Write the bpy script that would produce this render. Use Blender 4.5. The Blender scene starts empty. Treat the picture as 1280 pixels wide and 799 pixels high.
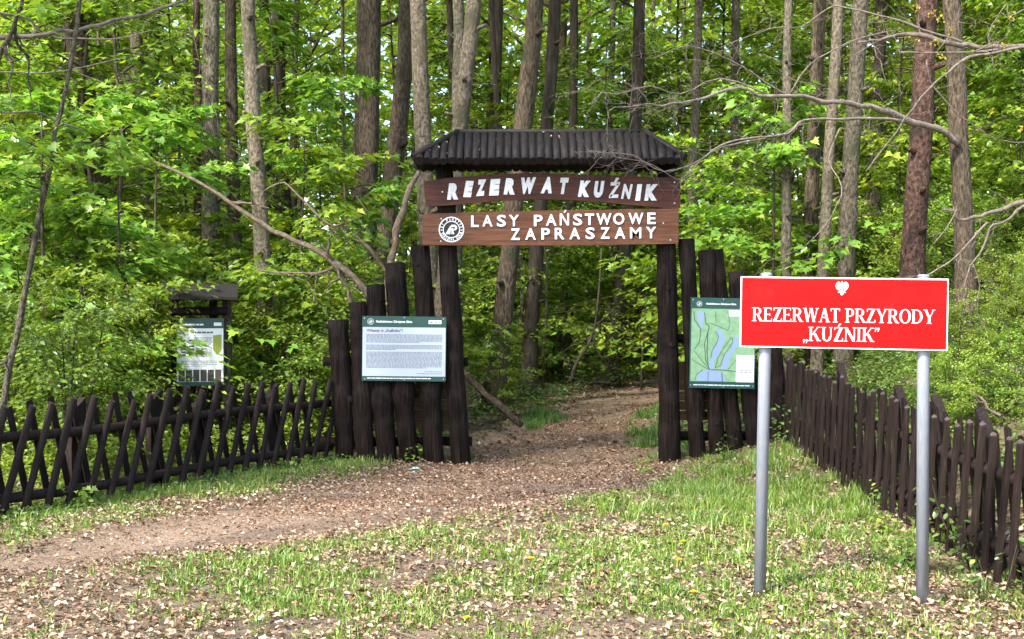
import bpy, bmesh, math, random
import numpy as np
from mathutils import Vector, Matrix, Euler

R = math.radians
SC = bpy.context.scene
COL = SC.collection

# ------------------------------------------------------------------ camera, sky, sun, exposure
EYE, HORIZON, FPX = 1.6, 395.0, 1600.0          # eye height, horizon row, focal length in photo pixels (1280 wide)
cam = bpy.data.cameras.new('camera'); cam.sensor_width = 36.0; cam.lens = 45.0
cam.clip_start = 0.05; cam.clip_end = 900.0
camo = bpy.data.objects.new('camera', cam); COL.objects.link(camo)
camo.location = (0, 0, EYE); camo.rotation_euler = (R(90 - 0.16), 0, 0)
SC.camera = camo

SUN_EL, SUN_AZ = 46.0, 218.0                     # azimuth clockwise from +Y (north): behind the camera, to the left
world = bpy.data.worlds.new('World'); SC.world = world; world.use_nodes = True
wn = world.node_tree; bgn = wn.nodes['Background']
sky = wn.nodes.new('ShaderNodeTexSky'); sky.sky_type = 'NISHITA'; sky.sun_disc = False
sky.sun_elevation = R(SUN_EL); sky.sun_rotation = R(SUN_AZ); sky.air_density = 1.0; sky.dust_density = 2.0; sky.ozone_density = 1.0
wn.links.new(sky.outputs[0], bgn.inputs[0]); bgn.inputs[1].default_value = 0.15
sl = bpy.data.lights.new('sun', 'SUN'); sl.energy = 2.9; sl.angle = R(4.0); sl.color = (1.0, 0.95, 0.87)
so = bpy.data.objects.new('sun', sl); COL.objects.link(so)
sdir = Vector((math.sin(R(SUN_AZ)) * math.cos(R(SUN_EL)), math.cos(R(SUN_AZ)) * math.cos(R(SUN_EL)), math.sin(R(SUN_EL))))
so.rotation_euler = sdir.to_track_quat('Z', 'Y').to_euler(); so.location = sdir * 60
SC.view_settings.view_transform = 'Standard'; SC.view_settings.look = 'None'
SC.view_settings.exposure = 1.95; SC.view_settings.gamma = 1.0; SC.view_settings.use_curve_mapping = False
SC.render.engine = 'CYCLES'
SC.cycles.max_bounces = 5; SC.cycles.diffuse_bounces = 4; SC.cycles.transmission_bounces = 4; SC.cycles.adaptive_threshold = 0.03; SC.cycles.glossy_bounces = 2
SC.cycles.sample_clamp_indirect = 6.0

# ------------------------------------------------------------------ helpers
def W(px, py, Y):
    """the point that the photo's pixel shows at depth Y"""
    return Vector(((px - 640.0) * Y / FPX, Y, EYE - (py - HORIZON) * Y / FPX))

def link(o, parent=None):
    COL.objects.link(o)
    if parent is not None: o.parent = parent
    return o

def tag(o, label=None, cat=None, group=None, kind=None):
    if label: o['label'] = label
    if cat: o['category'] = cat
    if group: o['group'] = group
    if kind: o['kind'] = kind
    return o

def empty(name, loc, label, cat, group=None, rz=0.0):
    o = bpy.data.objects.new(name, None); o.empty_display_size = 0.1
    o.location = loc; o.rotation_euler = (0, 0, rz)
    link(o); return tag(o, label, cat, group)

def mesh_np(name, verts, faces_flat, sizes, mats, smooth=False):
    """fast mesh from numpy arrays; sizes = loop count of each face"""
    me = bpy.data.meshes.new(name)
    n = len(verts); me.vertices.add(n); me.vertices.foreach_set('co', np.ascontiguousarray(verts, dtype=np.float32).ravel())
    sizes = np.asarray(sizes, dtype=np.int32); nl = int(sizes.sum())
    me.loops.add(nl); me.loops.foreach_set('vertex_index', np.ascontiguousarray(faces_flat, dtype=np.int32).ravel())
    me.polygons.add(len(sizes)); st = np.zeros(len(sizes), dtype=np.int32); st[1:] = np.cumsum(sizes)[:-1]
    me.polygons.foreach_set('loop_start', st)
    if smooth: me.polygons.foreach_set('use_smooth', np.ones(len(sizes), dtype=bool))
    for m in (mats if isinstance(mats, (list, tuple)) else [mats]): me.materials.append(m)
    me.update(calc_edges=True); return me

class MB:
    """collects shapes for ONE mesh"""
    def __init__(s): s.v = []; s.f = []; s.mi = []; s.sm = []
    def add(s, vs, fs, mi=0, smooth=False):
        o = len(s.v); s.v += [tuple(v) for v in vs]
        for f in fs: s.f.append([i + o for i in f]); s.mi.append(mi); s.sm.append(smooth)
    def box(s, c, d, rot=None, mi=0):
        c = Vector(c); hx, hy, hz = d[0] / 2, d[1] / 2, d[2] / 2
        vs = [Vector((x, y, z)) for z in (-hz, hz) for y in (-hy, hy) for x in (-hx, hx)]
        if rot is not None: vs = [rot @ v for v in vs]
        s.add([v + c for v in vs], [(0, 2, 3, 1), (4, 5, 7, 6), (0, 1, 5, 4), (2, 6, 7, 3), (0, 4, 6, 2), (1, 3, 7, 5)], mi)
    def tube(s, pts, rad, sides=10, mi=0, caps=True, rough=0.0, rng=None, smooth=True, flat=None):
        pts = [Vector(p) for p in pts]; n = len(pts); rings = []
        t0 = (pts[1] - pts[0]).normalized(); a = t0.orthogonal().normalized()
        if abs(t0.z) > 0.6: a = (Vector((1, 0, 0)) - t0 * t0.x).normalized()
        ph = rng.random() * 6.28 if rng else 0
        for i, p in enumerate(pts):
            t = (pts[min(i + 1, n - 1)] - pts[max(i - 1, 0)]).normalized()
            a = (a - t * a.dot(t)).normalized(); b = t.cross(a)
            r = rad[i] if hasattr(rad, '__len__') else rad
            ring = []
            for k in range(sides):
                an = 2 * math.pi * k / sides
                rr = r * (1 + (rough * (0.6 * math.sin(2 * an + ph + i * .31) + 0.4 * math.sin(3 * an - ph + i * .57) + (rng.random() - .5)) if rough else 0))
                ring.append(p + a * (math.cos(an) * rr) + b * (math.sin(an) * rr))
            rings.append(ring)
        o = len(s.v)
        for ring in rings: s.v += [tuple(v) for v in ring]
        for i in range(n - 1):
            for k in range(sides):
                k2 = (k + 1) % sides
                s.f.append([o + i * sides + k, o + i * sides + k2, o + (i + 1) * sides + k2, o + (i + 1) * sides + k]); s.mi.append(mi); s.sm.append(smooth)
        if caps:
            s.f.append([o + k for k in range(sides)][::-1]); s.mi.append(mi); s.sm.append(False)
            s.f.append([o + (n - 1) * sides + k for k in range(sides)]); s.mi.append(mi if flat is None else flat); s.sm.append(False)
    def prism(s, poly, y0, y1, mi=0):
        """polygon given as (x, z), extruded along y from y0 (front) to y1 (back)"""
        n = len(poly); vs = [(x, y0, z) for x, z in poly] + [(x, y1, z) for x, z in poly]
        area = sum(poly[i][0] * poly[(i + 1) % n][1] - poly[(i + 1) % n][0] * poly[i][1] for i in range(n))
        fr = list(range(n)); fs = [fr if area > 0 else fr[::-1]]
        bk = [n + i for i in fr]; fs.append(bk[::-1] if area > 0 else bk)
        for i in range(n):
            j = (i + 1) % n
            fs.append([i, n + i, n + j, j] if area > 0 else [j, n + j, n + i, i])
        s.add(vs, fs, mi)
    def mesh(s, name, mats):
        me = bpy.data.meshes.new(name); me.from_pydata(s.v, [], s.f)
        for m in (mats if isinstance(mats, (list, tuple)) else [mats]): me.materials.append(m)
        me.polygons.foreach_set('material_index', s.mi); me.polygons.foreach_set('use_smooth', s.sm)
        me.update(); return me
    def build(s, name, mats, parent=None):
        o = bpy.data.objects.new(name, s.mesh(name, mats)); return link(o, parent)

# ------------------------------------------------------------------ materials
def new_mat(name):
    m = bpy.data.materials.new(name); m.use_nodes = True
    nt = m.node_tree; b = nt.nodes['Principled BSDF']
    return m, nt, b

def N(nt, t, **kw):
    n = nt.nodes.new(t)
    for k, v in kw.items(): setattr(n, k, v)
    return n

def ramp(nt, stops):
    r = N(nt, 'ShaderNodeValToRGB'); e = r.color_ramp.elements
    while len(e) > 1: e.remove(e[-1])
    e[0].position = stops[0][0]; e[0].color = (*stops[0][1], 1)
    for p, c in stops[1:]:
        q = e.new(p); q.color = (*c, 1)
    return r

def plain(name, col, rough=0.6, metal=0.0, spec=0.5):
    m, nt, b = new_mat(name)
    b.inputs['Base Color'].default_value = (*col, 1); b.inputs['Roughness'].default_value = rough
    b.inputs['Metallic'].default_value = metal; b.inputs['Specular IOR Level'].default_value = spec
    return m

def streaky(name, stops, scale=(20, 20, 2), nscale=3.0, rough=0.75, bump=0.4, dist=0.01, rand=1.0, coarse=None, detail=6.0, spec=None):
    """wood or bark: noise stretched along one axis, in object space, shifted for each object"""
    m, nt, b = new_mat(name); L = nt.links.new
    tc = N(nt, 'ShaderNodeTexCoord'); oi = N(nt, 'ShaderNodeObjectInfo')
    mp = N(nt, 'ShaderNodeMapping'); mp.inputs['Scale'].default_value = scale
    cb = N(nt, 'ShaderNodeCombineXYZ'); mu = N(nt, 'ShaderNodeMath', operation='MULTIPLY'); mu.inputs[1].default_value = 37.0 * rand
    L(oi.outputs['Random'], mu.inputs[0]); 
    for i in range(3): L(mu.outputs[0], cb.inputs[i])
    L(tc.outputs['Object'], mp.inputs[0]); L(cb.outputs[0], mp.inputs['Location'])
    n1 = N(nt, 'ShaderNodeTexNoise'); n1.inputs['Scale'].default_value = nscale; n1.inputs['Detail'].default_value = detail; n1.inputs['Roughness'].default_value = 0.62
    L(mp.outputs[0], n1.inputs['Vector'])
    r = ramp(nt, stops); L(n1.outputs['Fac'], r.inputs[0])
    out = r.outputs[0]
    if coarse:
        n2 = N(nt, 'ShaderNodeTexNoise'); n2.inputs['Scale'].default_value = coarse[0]; n2.inputs['Detail'].default_value = 3
        L(tc.outputs['Object'], n2.inputs['Vector'])
        r2 = ramp(nt, [(coarse[2], (0, 0, 0)), (coarse[3], (1, 1, 1))]); L(n2.outputs['Fac'], r2.inputs[0])
        mx = N(nt, 'ShaderNodeMix', data_type='RGBA'); L(r2.outputs[0], mx.inputs[0]); L(out, mx.inputs[6]); mx.inputs[7].default_value = (*coarse[1], 1)
        out = mx.outputs[2]
    hs = N(nt, 'ShaderNodeHueSaturation'); ma = N(nt, 'ShaderNodeMapRange'); ma.inputs[3].default_value = 0.82; ma.inputs[4].default_value = 1.18
    L(oi.outputs['Random'], ma.inputs[0]); L(ma.outputs[0], hs.inputs['Value']); L(out, hs.inputs['Color'])
    L(hs.outputs[0], b.inputs['Base Color']); b.inputs['Roughness'].default_value = rough; b.inputs['Specular IOR Level'].default_value = 0.22
    bp = N(nt, 'ShaderNodeBump'); bp.inputs['Strength'].default_value = bump; bp.inputs['Distance'].default_value = dist
    L(n1.outputs['Fac'], bp.inputs['Height']); L(bp.outputs[0], b.inputs['Normal'])
    if spec is not None: b.inputs['Specular IOR Level'].default_value = spec
    return m

def leaf_mat(name, stops, trans=0.42, tint=(1.15, 1.1, 0.55), gloss=0.06, vary=0.25):
    m = bpy.data.materials.new(name); m.use_nodes = True; nt = m.node_tree; L = nt.links.new
    nt.nodes.remove(nt.nodes['Principled BSDF']); outn = nt.nodes['Material Output']
    g = N(nt, 'ShaderNodeNewGeometry'); oi = N(nt, 'ShaderNodeObjectInfo')
    r = ramp(nt, stops); L(g.outputs['Random Per Island'], r.inputs[0])
    hs = N(nt, 'ShaderNodeHueSaturation'); mr = N(nt, 'ShaderNodeMapRange'); mr.inputs[3].default_value = 1 - vary; mr.inputs[4].default_value = 1 + vary
    L(oi.outputs['Random'], mr.inputs[0]); L(mr.outputs[0], hs.inputs['Value']); L(r.outputs[0], hs.inputs['Color'])
    m2 = N(nt, 'ShaderNodeMapRange'); m2.inputs[3].default_value = 0.505; m2.inputs[4].default_value = 0.47
    fr = N(nt, 'ShaderNodeMath', operation='FRACT'); mm = N(nt, 'ShaderNodeMath', operation='MULTIPLY'); mm.inputs[1].default_value = 7.31
    L(oi.outputs['Random'], mm.inputs[0]); L(mm.outputs[0], fr.inputs[0]); L(fr.outputs[0], m2.inputs[0]); L(m2.outputs[0], hs.inputs['Hue'])
    d = N(nt, 'ShaderNodeBsdfDiffuse'); t = N(nt, 'ShaderNodeBsdfTranslucent'); L(hs.outputs[0], d.inputs[0])
    mt = N(nt, 'ShaderNodeMix', data_type='RGBA', blend_type='MULTIPLY'); mt.inputs[0].default_value = 1; mt.inputs[7].default_value = (*tint, 1)
    L(hs.outputs[0], mt.inputs[6]); L(mt.outputs[2], t.inputs[0])
    mx = N(nt, 'ShaderNodeMixShader'); mx.inputs[0].default_value = trans; L(d.outputs[0], mx.inputs[1]); L(t.outputs[0], mx.inputs[2])
    last = mx
    if gloss > 0:
        gl = N(nt, 'ShaderNodeBsdfGlossy'); gl.inputs['Roughness'].default_value = 0.45
        m3 = N(nt, 'ShaderNodeMixShader'); m3.inputs[0].default_value = gloss; L(mx.outputs[0], m3.inputs[1]); L(gl.outputs[0], m3.inputs[2]); last = m3
    L(last.outputs[0], outn.inputs[0]); return m

M = {}
M['log'] = streaky('stained_log', [(0.36, (0.0024, 0.0015, 0.0013)), (0.46, (0.0076, 0.0048, 0.0038)), (0.58, (0.0151, 0.0096, 0.0077)), (0.66, (0.0284, 0.0182, 0.0139)), (0.74, (0.0804, 0.0538, 0.0346))], (30, 30, 1.7), 1.5, 0.65, 1.0, 0.03, coarse=(3.2, (0.026, 0.0195, 0.0165), 0.52, 0.74), detail=9, spec=.1)
M['picket'] = streaky('stained_picket', [(0.3, (0.0087, 0.0057, 0.0047)), (0.6, (0.0248, 0.0167, 0.0140)), (0.8, (0.0596, 0.0416, 0.0350))], (40, 40, 3), 1.4, 0.65, 0.8, 0.008, spec=.12)
M['cutend'] = streaky('cut_end', [(0.3, (0.03, 0.022, 0.018)), (0.7, (0.09, 0.07, 0.06))], (30, 30, 30), 2, 0.8, 0.3, 0.004)
M['roofpole'] = streaky('roof_pole', [(0.3, (0.0060, 0.0047, 0.0045)), (0.6, (0.0180, 0.0142, 0.0126)), (0.8, (0.0520, 0.0418, 0.0378))], (30, 6, 6), 2, 0.6, 0.5, 0.006)
M['rawboard'] = streaky('raw_board', [(0.3, (0.06, 0.035, 0.02)), (0.6, (0.13, 0.08, 0.045)), (0.8, (0.2, 0.13, 0.08))], (2, 20, 40), 2, 0.8, 0.4, 0.004)
M['redboard'] = streaky('dark_red_board', [(0.28, (0.022, 0.007, 0.004)), (0.5, (0.062, 0.019, 0.011)), (0.72, (0.11, 0.038, 0.02))], (1.4, 10, 30), 1.6, 0.5, 0.35, 0.004, coarse=(2.2, (0.03, 0.010, 0.007), 0.5, 0.75))
M['brownboard'] = streaky('brown_board', [(0.28, (0.05, 0.018, 0.009)), (0.5, (0.125, 0.05, 0.024)), (0.72, (0.20, 0.09, 0.045))], (1.3, 10, 26), 1.7, 0.5, 0.35, 0.004, coarse=(2.6, (0.07, 0.028, 0.014), 0.52, 0.8))
M['white'] = plain('white_paint', (0.82, 0.82, 0.82), 0.45)
M['silver'] = streaky('worn_silver_paint', [(0.3, (0.6, 0.62, 0.65)), (0.6, (0.78, 0.79, 0.81))], (8, 8, 8), 4, 0.4, 0.1, 0.001)
M['outline'] = plain('dark_outline', (0.02, 0.012, 0.010), 0.7)
M['red'] = streaky('red_enamel', [(0.3, (0.46, 0.003, 0.004)), (0.5, (0.52, 0.004, 0.004)), (0.75, (0.55, 0.007, 0.008))], (3, 3, 3), 2.0, 0.42, 0.02, 0.001, rand=0, coarse=(14, (0.45, 0.010, 0.009), 0.62, 0.8), spec=.12)
M['galv'] = streaky('galvanised_steel', [(0.3, (0.258, 0.286, 0.329)), (0.6, (0.313, 0.342, 0.387)), (0.8, (0.360, 0.390, 0.439))], (40, 40, 6), 2, 0.42, 0.15, 0.001)
M['galv'].node_tree.nodes['Principled BSDF'].inputs['Metallic'].default_value = 0.25
M['green_print'] = plain('dark_green_print', (0.006, 0.055, 0.045), 0.35)
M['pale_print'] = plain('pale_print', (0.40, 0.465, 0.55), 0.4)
M['ink'] = plain('ink', (0.07, 0.075, 0.085), 0.5)
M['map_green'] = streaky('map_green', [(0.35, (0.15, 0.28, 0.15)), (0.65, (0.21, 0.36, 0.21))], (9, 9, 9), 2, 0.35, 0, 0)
M['map_water'] = plain('map_water', (0.22, 0.31, 0.47), 0.35)
M['map_line'] = plain('map_line', (0.05, 0.065, 0.035), 0.5)
M['map_shore'] = plain('map_shore', (0.28, 0.34, 0.10), 0.5)
M['olive_print'] = plain('olive_print', (0.30, 0.34, 0.04), 0.4)
M['photo_print'] = streaky('photo_print', [(0.3, (0.02, 0.025, 0.02)), (0.5, (0.10, 0.07, 0.03)), (0.65, (0.05, 0.08, 0.16)), (0.8, (0.25, 0.04, 0.03))], (30, 30, 30), 1.2, 0.4, 0, 0)
M['bolt'] = plain('zinc_bolt', (0.55, 0.56, 0.58), 0.35, 0.8)
M['felt'] = streaky('roof_felt', [(0.3, (0.012, 0.010, 0.009)), (0.7, (0.03, 0.024, 0.022))], (30, 30, 30), 3, 0.8, 0.3, 0.003)
M['bark_grey'] = streaky('grey_bark', [(0.33, (0.0286, 0.0224, 0.0159)), (0.48, (0.0975, 0.0818, 0.0573)), (0.62, (0.1755, 0.1531, 0.1098)), (0.75, (0.2730, 0.2442, 0.1830))], (16, 16, 7), 2.2, 0.9, 1.0, 0.05, coarse=(2.6, (0.06, 0.064, 0.034), 0.5, 0.7), detail=9)
M['bark_brown'] = streaky('brown_bark', [(0.34, (0.0208, 0.0145, 0.0098)), (0.48, (0.0754, 0.0554, 0.0366)), (0.62, (0.1365, 0.1056, 0.0732)), (0.75, (0.2210, 0.1782, 0.1281))], (18, 18, 5), 2.0, 0.9, 1.0, 0.06, coarse=(2.2, (0.042, 0.044, 0.022), 0.53, 0.72), detail=9)
M['bark_red'] = streaky('red_flaky_bark', [(0.33, (0.016, 0.009, 0.007)), (0.48, (0.068, 0.037, 0.027)), (0.62, (0.13, 0.078, 0.058)), (0.75, (0.21, 0.145, 0.115))], (12, 12, 7), 2.0, 0.9, 1.0, 0.08, coarse=(2.8, (0.04, 0.026, 0.019), 0.52, 0.66), detail=9)
M['bark_dark'] = streaky('dark_bark', [(0.3, (0.0168, 0.0140, 0.0104)), (0.6, (0.0560, 0.0448, 0.0312)), (0.8, (0.1190, 0.0980, 0.0715))], (10, 10, 1.8), 1.8, 0.9, 0.8, 0.025)
M['bark_tan'] = streaky('tan_bark', [(0.33, (0.0390, 0.0304, 0.0207)), (0.48, (0.1196, 0.0990, 0.0683)), (0.62, (0.1950, 0.1663, 0.1183)), (0.75, (0.2990, 0.2640, 0.1952))], (14, 14, 9), 2.2, 0.9, 1.0, 0.04, coarse=(2.8, (0.075, 0.068, 0.04), 0.5, 0.68), detail=9)
M['twig'] = streaky('bare_twig', [(0.3, (0.09, 0.07, 0.055)), (0.6, (0.22, 0.18, 0.145)), (0.8, (0.34, 0.29, 0.24))], (14, 14, 14), 1.5, 0.85, 0.3, 0.004)
M['twig_dark'] = streaky('living_twig', [(0.3, (0.03, 0.024, 0.016)), (0.7, (0.09, 0.072, 0.05))], (14, 14, 14), 1.5, 0.85, 0.3, 0.004)
M['deadwood'] = streaky('dead_wood', [(0.3, (0.07, 0.05, 0.033)), (0.6, (0.17, 0.13, 0.092)), (0.8, (0.28, 0.23, 0.17))], (12, 12, 12), 1.5, 0.85, 0.5, 0.01)
M['maple'] = leaf_mat('maple_leaf', [(0.0, (0.0913, 0.1942, 0.0187)), (0.45, (0.1676, 0.3048, 0.0253)), (0.85, (0.2514, 0.4014, 0.0352)), (1.0, (0.3815, 0.4661, 0.0407))], trans=.5)
M['maple_pale'] = leaf_mat('young_maple_leaf', [(0.0, (0.1138, 0.2401, 0.0253)), (0.5, (0.1751, 0.3437, 0.0352)), (0.9, (0.2514, 0.4273, 0.0462)), (1.0, (0.3815, 0.4920, 0.0517))], trans=.45)
M['shrub'] = leaf_mat('shrub_leaf', [(0.0, (0.1063, 0.2072, 0.0231)), (0.5, (0.1902, 0.3237, 0.0352)), (1.0, (0.3052, 0.4273, 0.0462))], trans=.5)
M['canopy'] = leaf_mat('canopy_leaf', [(0.0, (0.1225, 0.2330, 0.0231)), (0.5, (0.2139, 0.3625, 0.0352)), (1.0, (0.3664, 0.4790, 0.0517))], trans=0.55)
M['herb'] = leaf_mat('herb_leaf', [(0.0, (0.0420, 0.1080, 0.0195)), (0.5, (0.0781, 0.1723, 0.0314)), (0.85, (0.1253, 0.2258, 0.0399)), (1.0, (0.2299, 0.2553, 0.0450))], trans=0.35)
M['grass'] = leaf_mat('grass_blade', [(0.0, (0.0547, 0.1537, 0.0146)), (0.5, (0.1105, 0.2520, 0.0251)), (0.8, (0.1750, 0.3295, 0.0355)), (0.92, (0.2759, 0.3612, 0.0711)), (1.0, (0.3851, 0.3946, 0.1285))], trans=0.35, tint=(1.1, 1.08, 0.7))
M['litter'] = leaf_mat('dead_leaf', [(0.0, (0.1030, 0.0696, 0.0377)), (0.25, (0.2061, 0.1415, 0.0778)), (0.55, (0.3273, 0.2465, 0.1421)), (0.85, (0.4364, 0.3602, 0.2220)), (1.0, (0.6061, 0.5436, 0.3663))], trans=0.12, tint=(1.0, 0.95, 0.8), gloss=0.03)
M['chip'] = leaf_mat('wood_chip', [(0.0, (0.0862, 0.0477, 0.0280)), (0.4, (0.1801, 0.1060, 0.0616)), (0.75, (0.2874, 0.1797, 0.1073)), (1.0, (0.5749, 0.4123, 0.2563))], trans=0.0, gloss=0.02)
M['yellow'] = plain('dandelion_yellow', (0.85, 0.55, 0.01), 0.7)
M['catkin'] = leaf_mat('yellow_blossom', [(0, (0.35, 0.33, 0.02)), (1, (0.55, 0.48, 0.04))])
M['blue'] = plain('pale_blue_plastic', (0.35, 0.62, 0.68), 0.4)

# ------------------------------------------------------------------ numpy noise, terrain
RNG = np.random.default_rng(11)
LAT = RNG.random((256, 256))
def vnoise(x, y):
    xi = np.floor(x).astype(int); yi = np.floor(y).astype(int); fx = x - xi; fy = y - yi
    fx = fx * fx * (3 - 2 * fx); fy = fy * fy * (3 - 2 * fy)
    g = lambda a, b: LAT[a % 256, b % 256]
    return (g(xi, yi) * (1 - fx) + g(xi + 1, yi) * fx) * (1 - fy) + (g(xi, yi + 1) * (1 - fx) + g(xi + 1, yi + 1) * fx) * fy
def fnoise(x, y, o=3):
    t = 0; a = 1; s = 0
    for i in range(o): t = t + a * vnoise(x * 2 ** i + 17.3 * i, y * 2 ** i + 5.1 * i); s += a; a *= .5
    return t / s
def sstep(a, b, x):
    t = np.clip((x - a) / (b - a), 0, 1); return t * t * (3 - 2 * t)
def HT(x, y):
    """ground height"""
    x = np.asarray(x, float); y = np.asarray(y, float)
    s = x - (3.45 + 0.10 * np.clip(y - 15, 0, 30))
    sp = np.where(s > 6, s, np.log1p(np.exp(np.clip(s * 4, -40, 40))) / 4)
    bank = 4.2 * np.tanh(0.62 * sp / 4.2)
    z = bank + 0.05 * np.clip(y - 16, 0, 60)
    z = z + 0.20 * sstep(1.9, 3.2, x) * sstep(10.5, 14.5, y) * (1 - sstep(17, 22, y))
    z = z - 0.07 * (1 - sstep(-4.2, -2.2, x)) * (1 - sstep(12, 15, y)) + 0.03 - 0.10 * sstep(8, 14, y) - 0.10 * sstep(2.0, 2.9, x) * (1 - sstep(7.6, 11, y))
    z = z + 0.05 * (fnoise(x * .9 + 40, y * .9 + 40) - .5) + 0.35 * (fnoise(x * .16 + 9, y * .16 + 3, 2) - .5) * sstep(18, 30, y)
    return z
def hz(x, y): return float(HT(x, y))

PATH = np.array([(5.5, 28, .7), (3.0, 24, .5), (1.75, 20.5, .55), (0.85, 17.5, .85), (0.5, 14.7, 1.35), (-0.15, 12.8, 1.35), (-1.2, 11.1, 1.05), (-2.1, 9.6, .75), (-3.0, 8.5, .5), (-4.6, 7.6, .4), (-9, 6.5, .4)])
def pathd(x, y):
    """distance to the path's edge: negative on the path"""
    best = np.full(np.shape(x), 1e9)
    for (ax, ay, aw), (bx, by, bw) in zip(PATH[:-1], PATH[1:]):
        dx, dy = bx - ax, by - ay
        t = np.clip(((x - ax) * dx + (y - ay) * dy) / (dx * dx + dy * dy), 0, 1)
        d = np.hypot(x - ax - t * dx, y - ay - t * dy) - (aw + t * (bw - aw)); best = np.minimum(best, d)
    return best
def axis(parts):
    out = []
    for a, b, s in parts: out += list(np.arange(a, b, s))
    out.append(parts[-1][1]); return np.array(out)
gx = axis([(-320, -40, 20), (-40, -12, 2), (-12, -5, .4), (-5, 7, .1), (7, 14, .4), (14, 40, 2), (40, 320, 20)])
gy = axis([(-120, -10, 10), (-10, 4, 1), (4, 20, .1), (20, 34, .4), (34, 80, 2), (80, 420, 20)])
GX, GY = np.meshgrid(gx, gy)
PD = pathd(GX, GY)
GZ = HT(GX, GY) - 0.035 * (1 - sstep(-.6, .3, PD))
nx, ny = len(gx), len(gy)
idx = np.arange(nx * ny).reshape(ny, nx)
quads = np.stack([idx[:-1, :-1], idx[:-1, 1:], idx[1:, 1:], idx[1:, :-1]], -1).reshape(-1, 4)

def ground_mat():
    m, nt, b = new_mat('soil'); L = nt.links.new
    tc = N(nt, 'ShaderNodeTexCoord'); at = N(nt, 'ShaderNodeAttribute'); at.attribute_name = 'path'
    n1 = N(nt, 'ShaderNodeTexNoise'); n1.inputs['Scale'].default_value = 9; n1.inputs['Detail'].default_value = 8; n1.inputs['Roughness'].default_value = .65
    n2 = N(nt, 'ShaderNodeTexNoise'); n2.inputs['Scale'].default_value = 55; n2.inputs['Detail'].default_value = 6
    n3 = N(nt, 'ShaderNodeTexNoise'); n3.inputs['Scale'].default_value = 1.1; n3.inputs['Detail'].default_value = 4
    for n in (n1, n2, n3): L(tc.outputs['Object'], n.inputs['Vector'])
    soil = ramp(nt, [(0.3, (0.07, 0.05, 0.033)), (0.5, (0.15, 0.112, 0.075)), (0.7, (0.25, 0.197, 0.135))]); L(n1.outputs['Fac'], soil.inputs[0])
    pth = ramp(nt, [(0.3, (0.165, 0.112, 0.077)), (0.55, (0.265, 0.19, 0.135)), (0.75, (0.36, 0.27, 0.20))]); L(n2.outputs['Fac'], pth.inputs[0])
    mx = N(nt, 'ShaderNodeMix', data_type='RGBA'); ad = N(nt, 'ShaderNodeMath', operation='ADD'); sb = N(nt, 'ShaderNodeMath', operation='MULTIPLY_ADD')
    L(n1.outputs['Fac'], sb.inputs[0]); sb.inputs[1].default_value = 0.9; sb.inputs[2].default_value = -0.45
    L(at.outputs['Fac'], ad.inputs[0]); L(sb.outputs[0], ad.inputs[1]); ad.use_clamp = True
    L(ad.outputs[0], mx.inputs[0]); L(soil.outputs[0], mx.inputs[6]); L(pth.outputs[0], mx.inputs[7])
    ov = N(nt, 'ShaderNodeMix', data_type='RGBA', blend_type='OVERLAY'); ov.inputs[0].default_value = .5; L(mx.outputs[2], ov.inputs[6]); L(n3.outputs['Fac'], ov.inputs[7])
    L(ov.outputs[2], b.inputs['Base Color']); b.inputs['Roughness'].default_value = .95; b.inputs['Specular IOR Level'].default_value = .15
    bp = N(nt, 'ShaderNodeBump'); bp.inputs['Strength'].default_value = .9; bp.inputs['Distance'].default_value = .03
    a2 = N(nt, 'ShaderNodeMath', operation='ADD'); L(n1.outputs['Fac'], a2.inputs[0]); L(n2.outputs['Fac'], a2.inputs[1]); L(a2.outputs[0], bp.inputs['Height']); L(bp.outputs[0], b.inputs['Normal'])
    return m
gme = mesh_np('ground', np.stack([GX, GY, GZ], -1).reshape(-1, 3), quads, np.full(len(quads), 4), ground_mat(), True)
pa = gme.attributes.new('path', 'FLOAT', 'POINT'); pa.data.foreach_set('value', (1 - sstep(-.6, .7, PD)).astype(np.float32).ravel())
ground = link(bpy.data.objects.new('ground', gme)); tag(ground, 'brown forest soil with a trodden path running through the gate', 'ground', kind='structure')
def gz(x, y):
    d = pathd(np.asarray(x, float), np.asarray(y, float)); return HT(x, y) - 0.035 * (1 - sstep(-.6, .3, d))

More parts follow.
